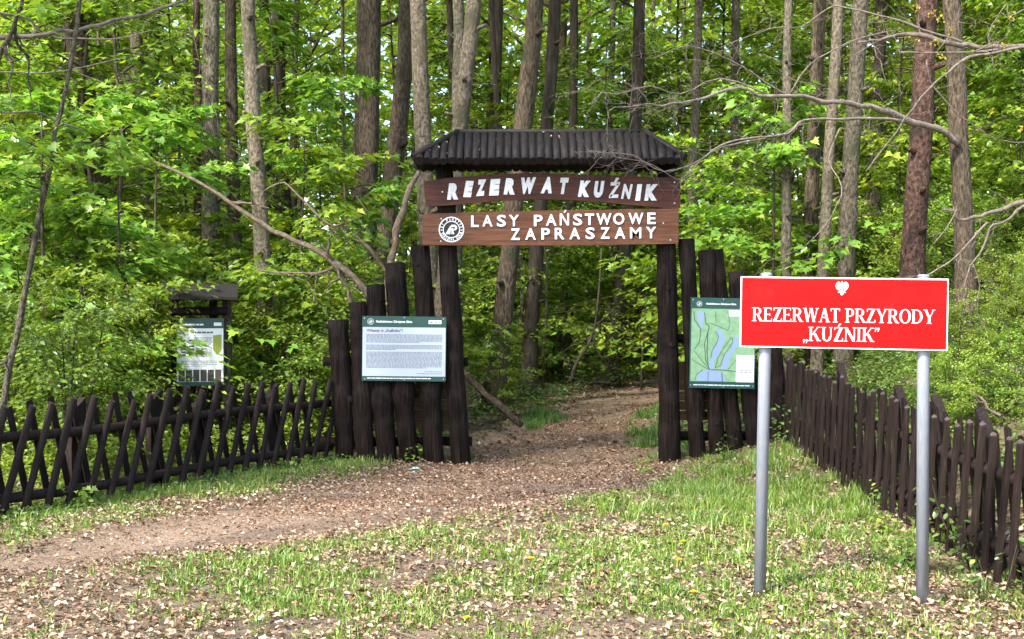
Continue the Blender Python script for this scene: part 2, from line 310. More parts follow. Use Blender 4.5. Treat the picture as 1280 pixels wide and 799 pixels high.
# ------------------------------------------------------------------ leaf makers
T_MAPLE = np.array([(0, 0), (.16, -.06), (.40, -.10), (.30, .10), (.56, .34), (.27, .36), (.24, .62), (.12, .60), (0, 1.0),
                    (-.12, .60), (-.24, .62), (-.27, .36), (-.56, .34), (-.30, .10), (-.40, -.10), (-.16, -.06)], float)
T_MID = np.array([(0, 0), (.40, .16), (.26, .42), (0, 1.0), (-.26, .42), (-.40, .16)], float)
T_OVAL = np.array([(0, 0), (.30, .35), (.22, .75), (0, 1.0), (-.22, .75), (-.30, .35)], float)
T_DEAD = np.array([(0, 0), (.40, .20), (.17, .60), (.08, 1.0), (-.33, .66), (-.24, .16)], float)
T_DIA = np.array([(0, 0), (.36, .45), (0, 1.0), (-.36, .45)], float)
def unit(v): return v / np.maximum(np.linalg.norm(v, axis=-1, keepdims=True), 1e-9)
def leaf_mesh(name, pos, fwd, up, size, tmpl, mat, fold=0.18, rng=RNG):
    """one small folded face set for each leaf"""
    pos = np.asarray(pos); n = len(pos); k = len(tmpl)
    fwd = unit(np.asarray(fwd)); side = unit(np.cross(fwd, up)); nrm = np.cross(side, fwd)
    size = np.asarray(size).reshape(n, 1, 1)
    f = (fold * (0.3 + 1.4 * rng.random(n))).reshape(n, 1)
    cz = -0.12 * rng.random((n, 1))
    x = tmpl[:, 0][None, :]; y = tmpl[:, 1][None, :]
    z = np.abs(x) * f * 1.2 + (y ** 2) * cz * 2
    V = pos[:, None, :] + size * (x[..., None] * side[:, None, :] + y[..., None] * fwd[:, None, :] + z[..., None] * nrm[:, None, :])
    if k == 4: loc = [(0, 1, 2), (0, 2, 3)]
    elif k == 6: loc = [(0, 1, 2), (0, 2, 3), (0, 3, 4), (0, 4, 5)]
    else:
        # maple: fan about the leaf base along the midrib
        loc = [(0, 1, 2), (0, 2, 3), (0, 3, 5), (3, 4, 5), (0, 5, 7), (5, 6, 7), (0, 7, 8), (0, 8, 9), (0, 9, 11), (9, 10, 11), (0, 11, 13), (11, 12, 13), (0, 13, 14), (0, 14, 15)]
    loc = np.array(loc); F = (np.arange(n) * k)[:, None, None] + loc[None]
    return mesh_np(name, V.reshape(-1, 3), F.reshape(-1), np.full(n * len(loc), 3), mat)

class Leaves:
    def __init__(s): s.p = []; s.f = []; s.u = []; s.s = []
    def add(s, p, f, u, z): s.p.append(p); s.f.append(f); s.u.append(u); s.s.append(z)
    def mesh(s, name, tmpl, mat, fold=.18): return leaf_mesh(name, np.concatenate(s.p), np.concatenate(s.f), np.concatenate(s.u), np.concatenate(s.s), tmpl, mat, fold)
    def count(s): return sum(len(q) for q in s.p)

def spray(lv, start, direc, length, n, size, rng, droop=.25, spread=.45, tilt=.35):
    """leaves set flat to both sides of a twig"""
    d = np.array(direc, float); d /= np.linalg.norm(d)
    sd = np.cross(d, (0, 0, 1)); sd /= max(np.linalg.norm(sd), 1e-6)
    t = (np.arange(n) + rng.random(n) * .8) / n
    sg = np.where(np.arange(n) % 2 == 0, 1, -1) * (0.5 + rng.random(n) * .7)
    w = spread * length * np.sin(np.pi * np.clip(t * .8 + .15, 0, 1))
    p = np.array(start)[None] + d[None] * (t * length)[:, None] + sd[None] * (sg * w * rng.random(n))[:, None]
    p[:, 2] -= droop * length * t ** 2; p[:, 2] += rng.normal(0, .03, n)
    f = d[None] * (.5 + t[:, None] * .6) + sd[None] * (sg * .9)[:, None] + rng.normal(0, .35, (n, 3)); f[:, 2] = -.15 - .35 * rng.random(n)
    u = np.tile(np.array([0, 0, 1.0]), (n, 1)) + rng.normal(0, tilt, (n, 3))
    lv.add(p, f, u, size * (0.6 + .7 * rng.random(n)))

def wander(p0, p1, n, amp, rng):
    p0 = Vector(p0); p1 = Vector(p1); L = (p1 - p0).length; pts = []
    off = Vector((0, 0, 0))
    for i in range(n + 1):
        t = i / n
        if 0 < i < n: off = off * .75 + Vector((rng.uniform(-1, 1), rng.uniform(-1, 1), rng.uniform(-.6, .6))) * amp * L
        pts.append(p0.lerp(p1, t) + off * math.sin(math.pi * t))
    return pts

def make_sapling(h, crown_from, tiers, blen, leaf, per, rng, nrng, tmpl, mat, stem_r, multi=1, up=.25, name='sapling', sub=2):
    """meshes (stem, foliage) of a young tree with leaves in flat tiers"""
    mb = MB(); lv = Leaves()
    for s in range(multi):
        an = rng.random() * 6.28; lean = (.04 if multi == 1 else .3) * h
        top = Vector((math.cos(an) * lean * rng.random(), math.sin(an) * lean * rng.random(), h * rng.uniform(.85, 1)))
        pts = wander((rng.uniform(-.05, .05), rng.uniform(-.05, .05), -.1), top, 7, .02, rng)
        mb.tube(pts, [stem_r * (1 - .8 * i / 7) for i in range(8)], 6)
        for k in range(tiers):
            z = crown_from + (1 - crown_from) * ((k + rng.random()) / tiers)
            q = z * 7; i = min(int(q), 6); b0 = pts[i].lerp(pts[i + 1], q - i)
            a = rng.random() * 6.28; L = blen * (1.15 - .75 * ((z - crown_from) / max(1 - crown_from, .01)) ** 1.5) * rng.uniform(.6, 1.2)
            tip = b0 + Vector((math.cos(a) * L, math.sin(a) * L, up * L * rng.uniform(.3, 1.4)))
            bp = wander(b0, tip, 4, .05, rng)
            mb.tube(bp, [stem_r * .38 * (1 - .8 * j / 4) for j in range(5)], 4, caps=False)
            for j in range(1, 5):
                for w in range(sub if j < 4 else 1):
                    aa = a + (rng.choice((-1, 1)) * rng.uniform(.4, 1.1) if j < 4 else rng.uniform(-.2, .2))
                    sl_ = L * rng.uniform(.35, .6)
                    spray(lv, bp[j], (math.cos(aa), math.sin(aa), rng.uniform(-.15, .2)), sl_, per, leaf, nrng)
                    mb.tube([bp[j], bp[j] + Vector((math.cos(aa) * sl_ * .9, math.sin(aa) * sl_ * .9, -.12 * sl_))], [stem_r * .1, stem_r * .05], 3, caps=False)
    return mb.mesh(name + '_stem', M['twig_dark']), lv.mesh(name + '_foliage', tmpl, mat)

def make_canopy(n_cl, rx, rz_, leaf, per, rng, nrng, name='canopy'):
    """crown of a tall tree, around the origin at its lower end, with its limbs"""
    lv = Leaves(); mb = MB()
    for i in range(n_cl):
        t = (i + rng.random()) / n_cl; a = rng.random() * 6.28
        rr = rx * math.sqrt(rng.random()) * (0.45 + .9 * math.sin(math.pi * min(1, t * .85 + .12)))
        c = Vector((math.cos(a) * rr, math.sin(a) * rr, rz_ * t))
        n = int(per * rng.uniform(.6, 1.3)); r = rng.uniform(.5, 1.0)
        p = nrng.normal(0, 1, (n, 3)) * np.array([r * .6, r * .6, r * .16]) + np.array(c)
        f = nrng.normal(0, 1, (n, 3)); f[:, 2] = -.25 - .4 * np.abs(f[:, 2]); u = np.array([0, 0, 1.0]) + nrng.normal(0, .45, (n, 3))
        lv.add(p, f, u, leaf * (.6 + .7 * nrng.random(n)))
        if i % 2 == 0:
            mb.tube(wander((0, 0, c.z - rr * .5 - .2), c, 4, .05, rng), [.06, .045, .03, .02, .01], 5, caps=False)
    return mb.mesh(name + '_limbs', M['bark_brown']), lv.mesh(name + '_leaves', T_MID, M['canopy'])

rnd = random.Random(5); nrg = np.random.default_rng(5)
SAP_TALL = [make_sapling(6.0, .16, 26, 1.5, .10, 15, rnd, nrg, T_MID, M['maple'], .04) for _ in range(4)]
SAP_MED = [make_sapling(3.4, .12, 18, 1.25, .098, 14, rnd, nrg, T_MAPLE, M['maple_pale' if i == 0 else 'maple'], .028) for i in range(3)]
SHRUB = [make_sapling(2.0, .12, 10, .75, .055, 14, rnd, nrg, T_OVAL, M['shrub'], .016, multi=4, up=.5) for _ in range(3)]
CANOPY = [make_canopy(48, 3.2, 9.0, .17, 44, rnd, nrg) for _ in range(4)]
# ------------------------------------------------------------------ lettering
def glyph_mesh(body, cap, extrude, bold=0.0, width=None, shear=0.0):
    """sans lettering as (vertices, faces): cap height in metres, centred in x, baseline at z = 0, facing -y"""
    cu = bpy.data.curves.new('lettering', 'FONT'); cu.body = body; cu.size = 1.0; cu.offset = bold; cu.extrude = 0.0; cu.resolution_u = 3
    o = bpy.data.objects.new('lettering', cu); COL.objects.link(o)
    dg = bpy.context.evaluated_depsgraph_get(); dg.update(); me = bpy.data.meshes.new_from_object(o.evaluated_get(dg))
    v = np.array([p.co[:] for p in me.vertices]); f = [list(p.vertices) for p in me.polygons]
    bpy.data.objects.remove(o); bpy.data.curves.remove(cu); bpy.data.meshes.remove(me)
    s = cap / CAPH; x0, x1 = v[:, 0].min(), v[:, 0].max(); sx = s if width is None else width / (x1 - x0)
    X = (v[:, 0] - (x0 + x1) / 2) * sx; Z = v[:, 1] * s; X = X + shear * Z
    return X, Z, f
CAPH = 1.0
def _cap():
    global CAPH
    X, Z, f = glyph_mesh('H', 1.0, 0); CAPH = float(Z.max() - Z.min())
_cap()
def letters_into(mb, body, cap, cx, cz, y0, y1, bold=0.0, width=None, shear=0.0, mi=0, rot=0.0):
    """add lettering to a mesh: flat front at y0, with sides back to y1"""
    X, Z, f = glyph_mesh(body, cap, 0, bold, width, shear)
    c, s = math.cos(rot), math.sin(rot); PX = cx + c * X - s * Z; PZ = cz + s * X + c * Z
    n = len(PX); vs = [(a, y0, b) for a, b in zip(PX, PZ)]
    # triangles face +z in font space: (x, y) -> (x, z) facing -y keeps the order
    fs = [list(q) for q in f]; edges = {}
    for q in f:
        for i in range(len(q)): edges[(q[i], q[(i + 1) % len(q)])] = 1
    vs += [(a, y1, b) for a, b in zip(PX, PZ)]
    for (a, b) in edges:
        if (b, a) not in edges: fs.append([a, a + n, b + n, b])
    mb.add(vs, fs, mi)

def G_ring(cx, cy, rx, ry, ix, iy, a0, a1, n=14, dx=0.0):
    o = [(cx + rx * math.cos(R(a0 + (a1 - a0) * i / n)), cy + ry * math.sin(R(a0 + (a1 - a0) * i / n))) for i in range(n + 1)]
    q = [(cx + dx + ix * math.cos(R(a0 + (a1 - a0) * i / n)), cy + iy * math.sin(R(a0 + (a1 - a0) * i / n))) for i in range(n + 1)]
    return [[o[i], o[i + 1], q[i + 1], q[i]] for i in range(n)]
def G_r(x0, y0, x1, y1): return [[(x0, y0), (x1, y0), (x1, y1), (x0, y1)]]
def G_s(xb, yb, xt, yt, w): return [[(xb, yb), (xb + w, yb), (xt + w, yt), (xt, yt)]]
TH, TN, SF = .118, .05, .038
def serif(x, y, w, top=False): return G_r(x - w / 2, y - (SF if top else 0), x + w / 2, y + (0 if top else SF))
def stem(x): return G_r(x, 0, x + TH, 1) + serif(x + TH / 2, 0, .30) + serif(x + TH / 2, 1, .30, True)
SER = {
 'I': (.32, stem(.09)),
 'R': (.72, stem(.09) + G_r(.2, .95, .36, 1) + G_r(.2, .47, .36, .52) + G_ring(.34, .735, .25, .265, .12, .215, -90, 90) + [[(.30, .49), (.43, .49), (.66, .04), (.52, .0)]] + G_r(.52, 0, .74, SF)),
 'P': (.62, stem(.09) + G_r(.2, .95, .34, 1) + G_r(.2, .43, .34, .48) + G_ring(.32, .715, .25, .285, .12, .235, -90, 90)),
 'D': (.76, stem(.09) + G_r(.2, .95, .32, 1) + G_r(.2, 0, .32, .05) + G_ring(.30, .5, .40, .5, .26, .45, -90, 90, 18)),
 'O': (.78, G_ring(.39, .5, .36, .515, .22, .465, 0, 360, 32)),
 'E': (.62, stem(.09) + G_r(.2, .95, .54, 1) + G_r(.2, 0, .56, .05) + G_r(.2, .48, .44, .53) + G_r(.50, .82, .54, .96) + G_r(.53, .02, .57, .2) + G_r(.42, .41, .45, .6)),
 'Z': (.62, G_r(.06, .95, .56, 1) + G_r(.04, 0, .58, .05) + G_s(.04, .03, .40, .97, .165) + G_r(.06, .80, .10, .97) + G_r(.545, .03, .585, .22)),
 'T': (.64, G_r(.255, 0, .39, 1) + serif(.32, 0, .30) + G_r(.03, .95, .61, 1) + G_r(.03, .80, .07, .97) + G_r(.57, .80, .61, .97)),
 'A': (.74, G_s(.10, 0, .335, 1, .05) + G_s(.52, 0, .30, 1, .14) + G_r(.2, .31, .53, .36) + serif(.11, 0, .22) + serif(.6, 0, .27)),
 'W': (1.0, G_s(.235, 0, .06, 1, .14) + G_s(.27, 0, .47, 1, .045) + G_s(.635, 0, .45, 1, .14) + G_s(.67, 0, .88, 1, .045) + serif(.11, 1, .24, True) + serif(.5, 1, .24, True) + serif(.9, 1, .2, True)),
 'Y': (.74, G_r(.30, 0, .435, .45) + serif(.367, 0, .30) + G_s(.30, .43, .06, 1, .14) + G_s(.385, .43, .60, 1, .05) + serif(.12, 1, .25, True) + serif(.63, 1, .21, True)),
 'K': (.76, stem(.09) + G_s(.19, .42, .55, 1, .06) + G_s(.55, 0, .29, .56, .15) + serif(.61, 1, .22, True) + serif(.64, 0, .26)),
 'U': (.76, G_r(.10, .3, .235, 1) + serif(.167, 1, .30, True) + G_r(.58, .3, .63, 1) + serif(.605, 1, .21, True) + G_ring(.365, .31, .265, .325, .13, .265, 180, 360, 18)),
 'N': (.78, G_r(.11, 0, .16, 1) + serif(.135, 0, .21) + serif(.10, 1, .2, True) + G_s(.55, 0, .08, 1, .15) + G_r(.63, 0, .68, 1) + serif(.655, 1, .21, True)),
 ' ': (.30, []),
 ',': (.17, [[(.03, -.03), (.12, -.03), (.14, .06), (.08, .12), (.02, .07)], [(.08, -.02), (.13, .04), (.06, -.19), (.03, -.17)]]),
 '"': (.17, [[(.03, .87), (.12, .87), (.14, .96), (.08, 1.02), (.02, .97)], [(.08, .88), (.13, .94), (.06, .71), (.03, .73)]]),
}
SER['\u0179'] = (SER['Z'][0], SER['Z'][1] + [[(.27, 1.07), (.33, 1.07), (.48, 1.27), (.36, 1.27)]])
def serif_into(mb, text, x0, x1, zb0, zb1, cap, y, th=.0006, bold=0.012):
    """serif capitals from x0 to x1, baseline running from zb0 to zb1; the strokes step 0.1 mm apart so that none coincide"""
    tot = sum(SER[c][0] for c in text); s = (x1 - x0) / tot; cx = 0.0; k = 0
    for c in text:
        w, polys = SER[c]
        for poly in polys:
            pts = []
            for (px, pz) in poly:
                X = x0 + (cx + px) * s; Z = zb0 + (zb1 - zb0) * ((cx + px) / tot) + pz * cap; pts.append((X, Z))
            mb.prism(pts, y - th - .0001 * (k % 9), y); k += 1
        cx += w

# ------------------------------------------------------------------ entrance gate
GY_ = 14.7; K = GY_ / FPX
def gp(px, py, Y=GY_): return W(px, py, Y)
def log_between(name, parent, xb, yb, xt, yt, wb, wt, Y, rng, mat='log', sink=.25, knot=None):
    """a debarked log from the foot pixel to the top pixel at depth Y"""
    b = W(xb, yb, Y); t = W(xt, yt, Y); d = (b - t).normalized(); b = b + d * sink
    n = 12; pts = []; rad = []; bw = rng.uniform(-.02, .02)
    for i in range(n + 1):
        u = i / n; p = b.lerp(t, u); p.x += rng.uniform(-.007, .007) + bw * math.sin(u * 3.14); p.y += rng.uniform(-.008, .008)
        pts.append(p); rad.append((wb + (wt - wb) * u) * Y / FPX / 2 * .95 * (1 + rng.uniform(-.05, .05)))
    if knot is not None: rad[knot] *= 1.22; rad[min(knot + 1, n)] *= 1.1
    # the sawn top, slightly tilted and with a worn edge
    pts.append(pts[-1] + (t - b).normalized() * .012); rad.append(rad[-1] * .9)
    mb = MB(); org = Vector((b.x, b.y, b.z)); mb.tube([p - org for p in pts], rad, 16, rough=.05, rng=rng, flat=1)
    for _ in range(rng.randrange(1, 4)):
        i = rng.randrange(3, n); an = rng.uniform(3.6, 5.8); v = Vector((math.cos(an), math.sin(an), .25)); q = pts[i] - org
        mb.tube([q + v * rad[i] * .6, q + v * rad[i] * 1.0, q + v * rad[i] * 1.07], [rad[i] * .45, rad[i] * .3, rad[i] * .16], 7, rough=.12, rng=rng)
    o = mb.build(name, [M[mat], M['cutend']], parent)
    o.location = org - (parent.location if parent else Vector())
    return o

rg = random.Random(21)
gate = empty('entrance_gate', (0.6, GY_, hz(.6, GY_)), 'dark log entrance gate with a small pole-covered hip roof over the path', 'gate')
gl = gate.location
log_between('post', gate, 577, 581, 554, 186, 27, 23, GY_, rg)
log_between('post', gate, 838, 584, 832, 186, 28, 25, GY_, rg)
def gbox(name, c, d, mat, parent=gate, rot=None):
    mb = MB(); mb.box((0, 0, 0), d, rot); o = mb.build(name, M[mat], parent)
    o.location = Vector(c) - (parent.location if parent else Vector()); return o
# roof
RY0, RY1, RYR = 14.28, 14.96, 14.62
zE = W(0, 201, RY0).z; zR = W(0, 170, RYR).z
xL = W(519, 0, RY0).x; xR_ = W(853, 0, RY0).x; rL = W(573, 0, RYR).x; rR = W(806, 0, RYR).x
gbox('lintel_beam', ((xL + xR_) / 2, 14.66, zE + .075), (xR_ - xL - .5, .12, .10), 'log')
mb = MB()
vs = [(xL, RY0, zE), (xR_, RY0, zE), (xR_, RY1, zE), (xL, RY1, zE), (rL, RYR, zR), (rR, RYR, zR)]
vs = [(x * .995 + (.002 if x < 0 else -.0), y + (.03 if y < RYR else (-.03 if y > RYR else 0)), z) for x, y, z in vs]; vs += [(x, y, z - .02) for x, y, z in vs]
mb.add([Vector(v) - gl for v in vs], [(0, 1, 5, 4), (2, 3, 4, 5), (3, 0, 4), (1, 2, 5), (6, 10, 11, 7), (8, 11, 10, 9), (9, 10, 6), (7, 11, 8), (0, 6, 7, 1), (1, 7, 8, 2), (2, 8, 9, 3), (3, 9, 6, 0)])
roof = mb.build('roof', M['roofpole'], gate)
def pole(a, b, r, name='roof_pole', parent=roof, rng=rg):
    a = Vector(a); b = Vector(b); mb = MB()
    mb.tube([Vector((0, 0, 0)), (b - a) * .5 + Vector((rng.uniform(-.004, .004), 0, rng.uniform(-.003, .003))), b - a], [r * rng.uniform(.95, 1.05), r, r * rng.uniform(.92, 1.02)], 10, rough=.02, rng=rng)
    o = mb.build(name, M['roofpole'], parent); o.location = a - gl; return o
npole = 33; pitch = (xR_ - xL) / npole; pr = pitch * .56
for i in range(npole):
    x = xL + (i + .5) * pitch
    t = 1.0
    if x < rL: t = (x - xL) / (rL - xL)
    if x > rR: t = (xR_ - x) / (xR_ - rR)
    t = max(t, .06); o = rg.uniform(-.012, .012)
    for (ye, s) in ((RY0, -1), (RY1, 1)):
        e0 = Vector((x + rg.uniform(-.006, .006), ye + s * (.05 + o), zE - .012 + rg.uniform(-.006, .006))); e1 = Vector((x, ye + (RYR - ye) * t, zE + (zR - zE) * t + .012))
        pole(e0, e1, pr * rg.uniform(.9, 1.08))
nside = 7; sp = (RY1 - RY0) / nside
for i in range(nside):
    y = RY0 + (i + .5) * sp; t = 1 - abs(y - RYR) / (RYR - RY0) ; t = max(min(t, 1), .06)
    for (xe, xr, s) in ((xL, rL, -1), (xR_, rR, 1)):
        pole((xe + s * .03, y, zE + .012), (xe + (xr - xe) * t, y, zE + (zR - zE) * t + .012), pr)
pole((rL - .05, RYR, zR + .045), (rR + .05, RYR, zR + .045), .034, 'ridge_pole')
for xe, xr in ((xL - .03, rL), (xR_ + .03, rR)):
    for ye in (RY0 - .02, RY1 + .02): pole((xe, ye, zE + .04), (xr, RYR, zR + .05), .036, 'hip_pole')

# carved name boards
SY = 14.545
def wooden_sign(outline, mat, label, name='wooden_sign', th=.05):
    """outline in photo pixels, on the posts' front"""
    pts = [W(x, y, SY) for x, y in outline]; c = sum(pts, Vector()) / len(pts)
    o = empty(name, (c.x, SY + th, c.z), label, 'sign')
    mb = MB(); mb.prism([(p.x - c.x, p.z - c.z) for p in pts], -th, 0)
    b = mb.build('board', M[mat], o)
    return o, c
top = [(529.5, 227), (534, 226), (560, 222.5), (600, 219), (640, 217.2), (672, 216.9), (720, 218), (770, 219.5), (815, 221.5), (851, 222.2)]
bot = [(850.5, 260.6), (830, 260), (800, 257), (760, 253.5), (720, 250.5), (690, 249.3), (660, 249.3), (630, 250.5), (595, 253.4), (565, 256.4), (536, 258.6), (532, 257)]
s1, c1 = wooden_sign(top + bot, 'redboard', 'arched dark red wooden sign reading REZERWAT KUZNIK, under the gate roof')
def z1(x, y): return 500 + x / 3.329, 150 + y / 3.329
def put_letters(sg, c, spec, cap, mat, bold, depth, shear=0.0, jig=0.0, wscale=1.0):
    for ch, zx, zy, w in spec:
        px, py = z1(zx, zy); p = W(px, py, SY)
        rot = R(rg.uniform(-1, 1) * jig) - (0 if jig == 0 else (zx - 620) * 8e-5)
        mb = MB(); cp = cap * K; bold_ = bold * (.55 if ch in '\u0179\u0143MN' else 1)
        letters_into(mb, ch, cp, 0, -cp / 2, -depth, 0, bold_, w / 3.329 * K * wscale, shear, 0, rot)
        o = mb.build('letter', M[mat], sg); o.location = (p.x - c.x, -.0505, p.z - c.z)
        if ch in '\u0179\u0143MN': continue
        mb = MB(); letters_into(mb, ch, cp * 1.02, 0, -cp * 1.02 / 2, -.003, 0, bold + (.03 if ch not in '\u0179\u0143' else .012), w / 3.329 * K * wscale + .016, shear, 0, rot)
        mb.build('outline', M['outline'], o)
put_letters(s1, c1, [('R', 220, 298, 46), ('E', 280, 288, 32), ('Z', 335, 283, 36), ('E', 391, 281, 40), ('R', 455, 277, 46), ('W', 528, 274, 62), ('A', 609, 272, 46), ('T', 676, 275, 34),
                     ('K', 764, 287, 46), ('U', 823, 289, 38), ('\u0179', 888, 294, 38), ('N', 938, 298, 36), ('I', 989, 302, 20), ('K', 1043, 302, 52)], 16.2, 'silver', .085, .014, .16, 4)
top = [(528.5, 268.2), (545, 267), (600, 265.5), (680, 263.2), (740, 262.4), (800, 261.2), (848, 260.8)]
bot = [(848, 304.6), (800, 305.4), (740, 306.6), (680, 306.8), (600, 306.6), (560, 306.8), (528, 305.6)]
s2, c2 = wooden_sign(top + bot, 'brownboard', 'straight brown wooden sign reading LASY PANSTWOWE ZAPRASZAMY with a round white emblem')
put_letters(s2, c2, [('L', 312, 422, 32), ('A', 364, 420, 42), ('S', 422, 420, 38), ('Y', 474, 419, 42), ('P', 575, 419, 36), ('A', 629, 417, 44), ('\u0143', 684, 416, 38), ('S', 739, 415, 38), ('T', 788, 414, 38),
                     ('W', 848, 413, 62), ('O', 910, 412, 46), ('W', 981, 411, 62), ('E', 1046, 410, 34),
                     ('Z', 480, 476, 38), ('A', 543, 475, 44), ('P', 606, 474, 36), ('R', 664, 473, 40), ('A', 727, 473, 44), ('S', 791, 472, 38), ('Z', 853, 471, 38), ('A', 915, 471, 44), ('M', 980, 470, 46), ('Y', 1044, 469, 42)],
            13.3, 'white', .022, .016)
def emblem_into(mb, r, white=0, dark=1, y=-.004, ringtext=True):
    """round emblem: ring with lettering, sail-and-letter sign in the middle (origin at its centre)"""
    mb.prism([(r * math.cos(a / 32 * 6.2832), r * math.sin(a / 32 * 6.2832)) for a in range(32)], y, 0, dark)
    def ring(r0, r1, yy):
        for i in range(40):
            a, b = i / 40 * 6.28319, (i + 1) / 40 * 6.28319
            mb.prism([(r0 * math.cos(a), r0 * math.sin(a)), (r1 * math.cos(a), r1 * math.sin(a)), (r1 * math.cos(b), r1 * math.sin(b)), (r0 * math.cos(b), r0 * math.sin(b))], yy, y + .0002, white)
    ring(r * .90, r * .985, y - .002); ring(r * .60, r * .655, y - .002)
    if ringtext:
        for txt, a0, a1, flip in (('LASY PA\u0143STWOWE', 200, -20, False), ('ZDROJOWA G\u00d3RA', 205, 335, True)):
            for i, ch in enumerate(txt):
                if ch == ' ': continue
                an = R(a0 + (a1 - a0) * i / (len(txt) - 1)); rr = r * (.68 if not flip else .87)
                letters_into(mb, ch, r * .19, rr * math.cos(an), rr * math.sin(an), y - .002, y + .0002, .03, r * .11, 0, white, an - math.pi / 2 if not flip else an + math.pi / 2)
    s = r
    mb.prism([(-.46 * s, -.36 * s), (-.08 * s, -.36 * s), (-.04 * s, .30 * s), (-.10 * s, .26 * s)], y - .003, y + .0002, white)
    mb.prism([(.02 * s, -.36 * s), (.22 * s, -.36 * s), (.22 * s, -.28 * s), (.16 * s, -.22 * s), (.14 * s, .12 * s), (0 * s, .12 * s)], y - .003, y + .0002, white)
    mb.prism([(-.02 * s, .18 * s), (.0 * s, .36 * s), (.28 * s, .36 * s), (.42 * s, .24 * s), (.44 * s, .08 * s), (.34 * s, -.06 * s), (.18 * s, -.06 * s), (.18 * s, .03 * s), (.28 * s, .08 * s), (.28 * s, .18 * s), (.2 * s, .22 * s)], y - .0035, y + .0002, white)
p = W(564.3, 287, SY); mb = MB(); emblem_into(mb, 16 * K)
o = mb.build('emblem', [M['white'], M['outline']], s2); o.location = (p.x - c2.x, -.0505, p.z - c2.z)
for sg, c, pl in ((s1, c1, ((553, 240), (843, 228), (843, 254))), (s2, c2, ((551.5, 273.5), (551, 301.5), (829, 279), (838, 300)))):
    for x, y in pl:
        p = W(x, y, SY); mb = MB(); mb.tube([(0, -.058, 0), (0, -.049, 0)], [.008, .008], 8, smooth=False)
        o = mb.build('screw', M['bolt'], sg); o.location = (p.x - c.x, 0, p.z - c.z)

# ------------------------------------------------------------------ log palisades beside the gate
pal = empty('log_palisade', W(495, 573, GY_), 'row of upright dark logs stepping up towards the gate, behind the text board', 'palisade', 'palisades flanking the gate')
for a in ((431, 576, 422.5, 401, 25, 27), (457.5, 576, 447.5, 379, 26, 23), (484.5, 577, 469.5, 357, 26, 24), (512.5, 577, 493.5, 330, 27, 27), (542.5, 577, 525.5, 309, 27, 25)):
    log_between('log', pal, *a, GY_, rg, knot=rg.choice((None, 5, 7)))
pl = pal.location
def gh(px, py, Y): p = W(px, py, Y); return p
def rail(parent, px0, px1, py, Y, r, mat='log', name='rail'):
    a = W(px0, py, Y); b = W(px1, py, Y); mb = MB(); mb.tube([(0, 0, 0), (b - a) * .5, b - a], r, 8, rough=.04, rng=rg); o = mb.build(name, M[mat], parent); o.location = a - parent.location
rail(pal, 400, 590, 552, GY_ + .19, .055); rail(pal, 404, 585, 452, GY_ + .19, .055)
for i in range(5):
    a = W(552, 482 + i * 12.2, GY_ + .20); gbox('board', (a.x + .0, GY_ + .275, a.z), (.62, .022, .105), 'rawboard', pal)
pal2 = empty('log_palisade', W(915, 573, GY_), 'row of upright dark logs beside the gate, behind the map board', 'palisade', 'palisades flanking the gate')
for a, kn in (((871, 576, 857.5, 300, 22, 21), 4), ((897, 576, 882.5, 314, 22, 21), None), ((921.5, 572, 897, 313, 23, 16), None), ((948, 571, 920.5, 340, 23, 23), None), ((973, 566, 962, 352, 23, 22), 6)):
    log_between('log', pal2, *a, GY_ + (.02 if a[0] == 921.5 else 0), rg, knot=kn)
rail(pal2, 828, 985, 545, GY_ + .19, .055); rail(pal2, 828, 985, 423, GY_ + .19, .055)
for i in range(6):
    a = W(858, 458 + i * 12.4, GY_ + .20); gbox('board', (a.x, GY_ + .275, a.z), (.6, .022, .105), 'rawboard', pal2)

# ------------------------------------------------------------------ printed boards
def word_rows(mb, x0, x1, z_top, rows, pitch, h, y, rng, mi=0, last=.7, lo=.012, hi=.05):
    for r in range(rows):
        x = x0; xe = x1 if r < rows - 1 else x0 + (x1 - x0) * last; z = z_top - r * pitch
        while x < xe - lo:
            w = min(rng.uniform(lo, hi), xe - x); mb.prism([(x, z), (x + w, z), (x + w, z + h), (x, z + h)], y - .0004, y, mi); x += w + .007
def printed_board(name, px, py, Y, w, h, rot, label, tilt=0.0, yaw=0.0):
    p = W(px, py, Y); o = empty(name, p, label, 'notice board'); o.rotation_euler = (tilt, rot, yaw)
    mb = MB(); mb.box((0, .006, 0), (w, .012, h)); mb.build('panel', M['green_print'], o)
    return o
def bolts(o, w, h, pts):
    for x, z in pts:
        mb = MB(); mb.tube([(0, -.006, 0), (0, .001, 0)], [.006, .007], 8, smooth=False); b = mb.build('screw', M['bolt'], o); b.location = (x * w / 2, 0, z * h / 2)
def quad(name, o, x0, x1, z0, z1_, y, mat):
    mb = MB(); mb.box(((x0 + x1) / 2, y, (z0 + z1_) / 2), (x1 - x0, .0012, z1_ - z0)); return mb.build(name, M[mat], o)
BY = 14.53; kb = BY / FPX
w, h = 105 * kb, 81 * kb
nb = printed_board('notice_board', 505, 436, BY, w, h, R(.6), 'landscape text board headed Nadlesnictwo Zdrojowa Gora on the log palisade')
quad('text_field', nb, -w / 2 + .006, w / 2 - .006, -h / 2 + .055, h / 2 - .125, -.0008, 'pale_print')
mb = MB(); letters_into(mb, 'Nadle\u015bnictwo Zdrojowa G\u00f3ra', .024, -.115, h / 2 - .073, -.0012, 0, .03, .41); mb.build('heading', M['white'], nb)
mb = MB(); letters_into(mb, 'Witamy w \u201eKu\u017aniku\u201d!', .03, -w / 2 + .05 + .205, h / 2 - .178, -.0026, -.0012, .03, .41); mb.build('title', M['ink'], nb)
mb = MB(); x0, x1 = -w / 2 + .048, w / 2 - .04
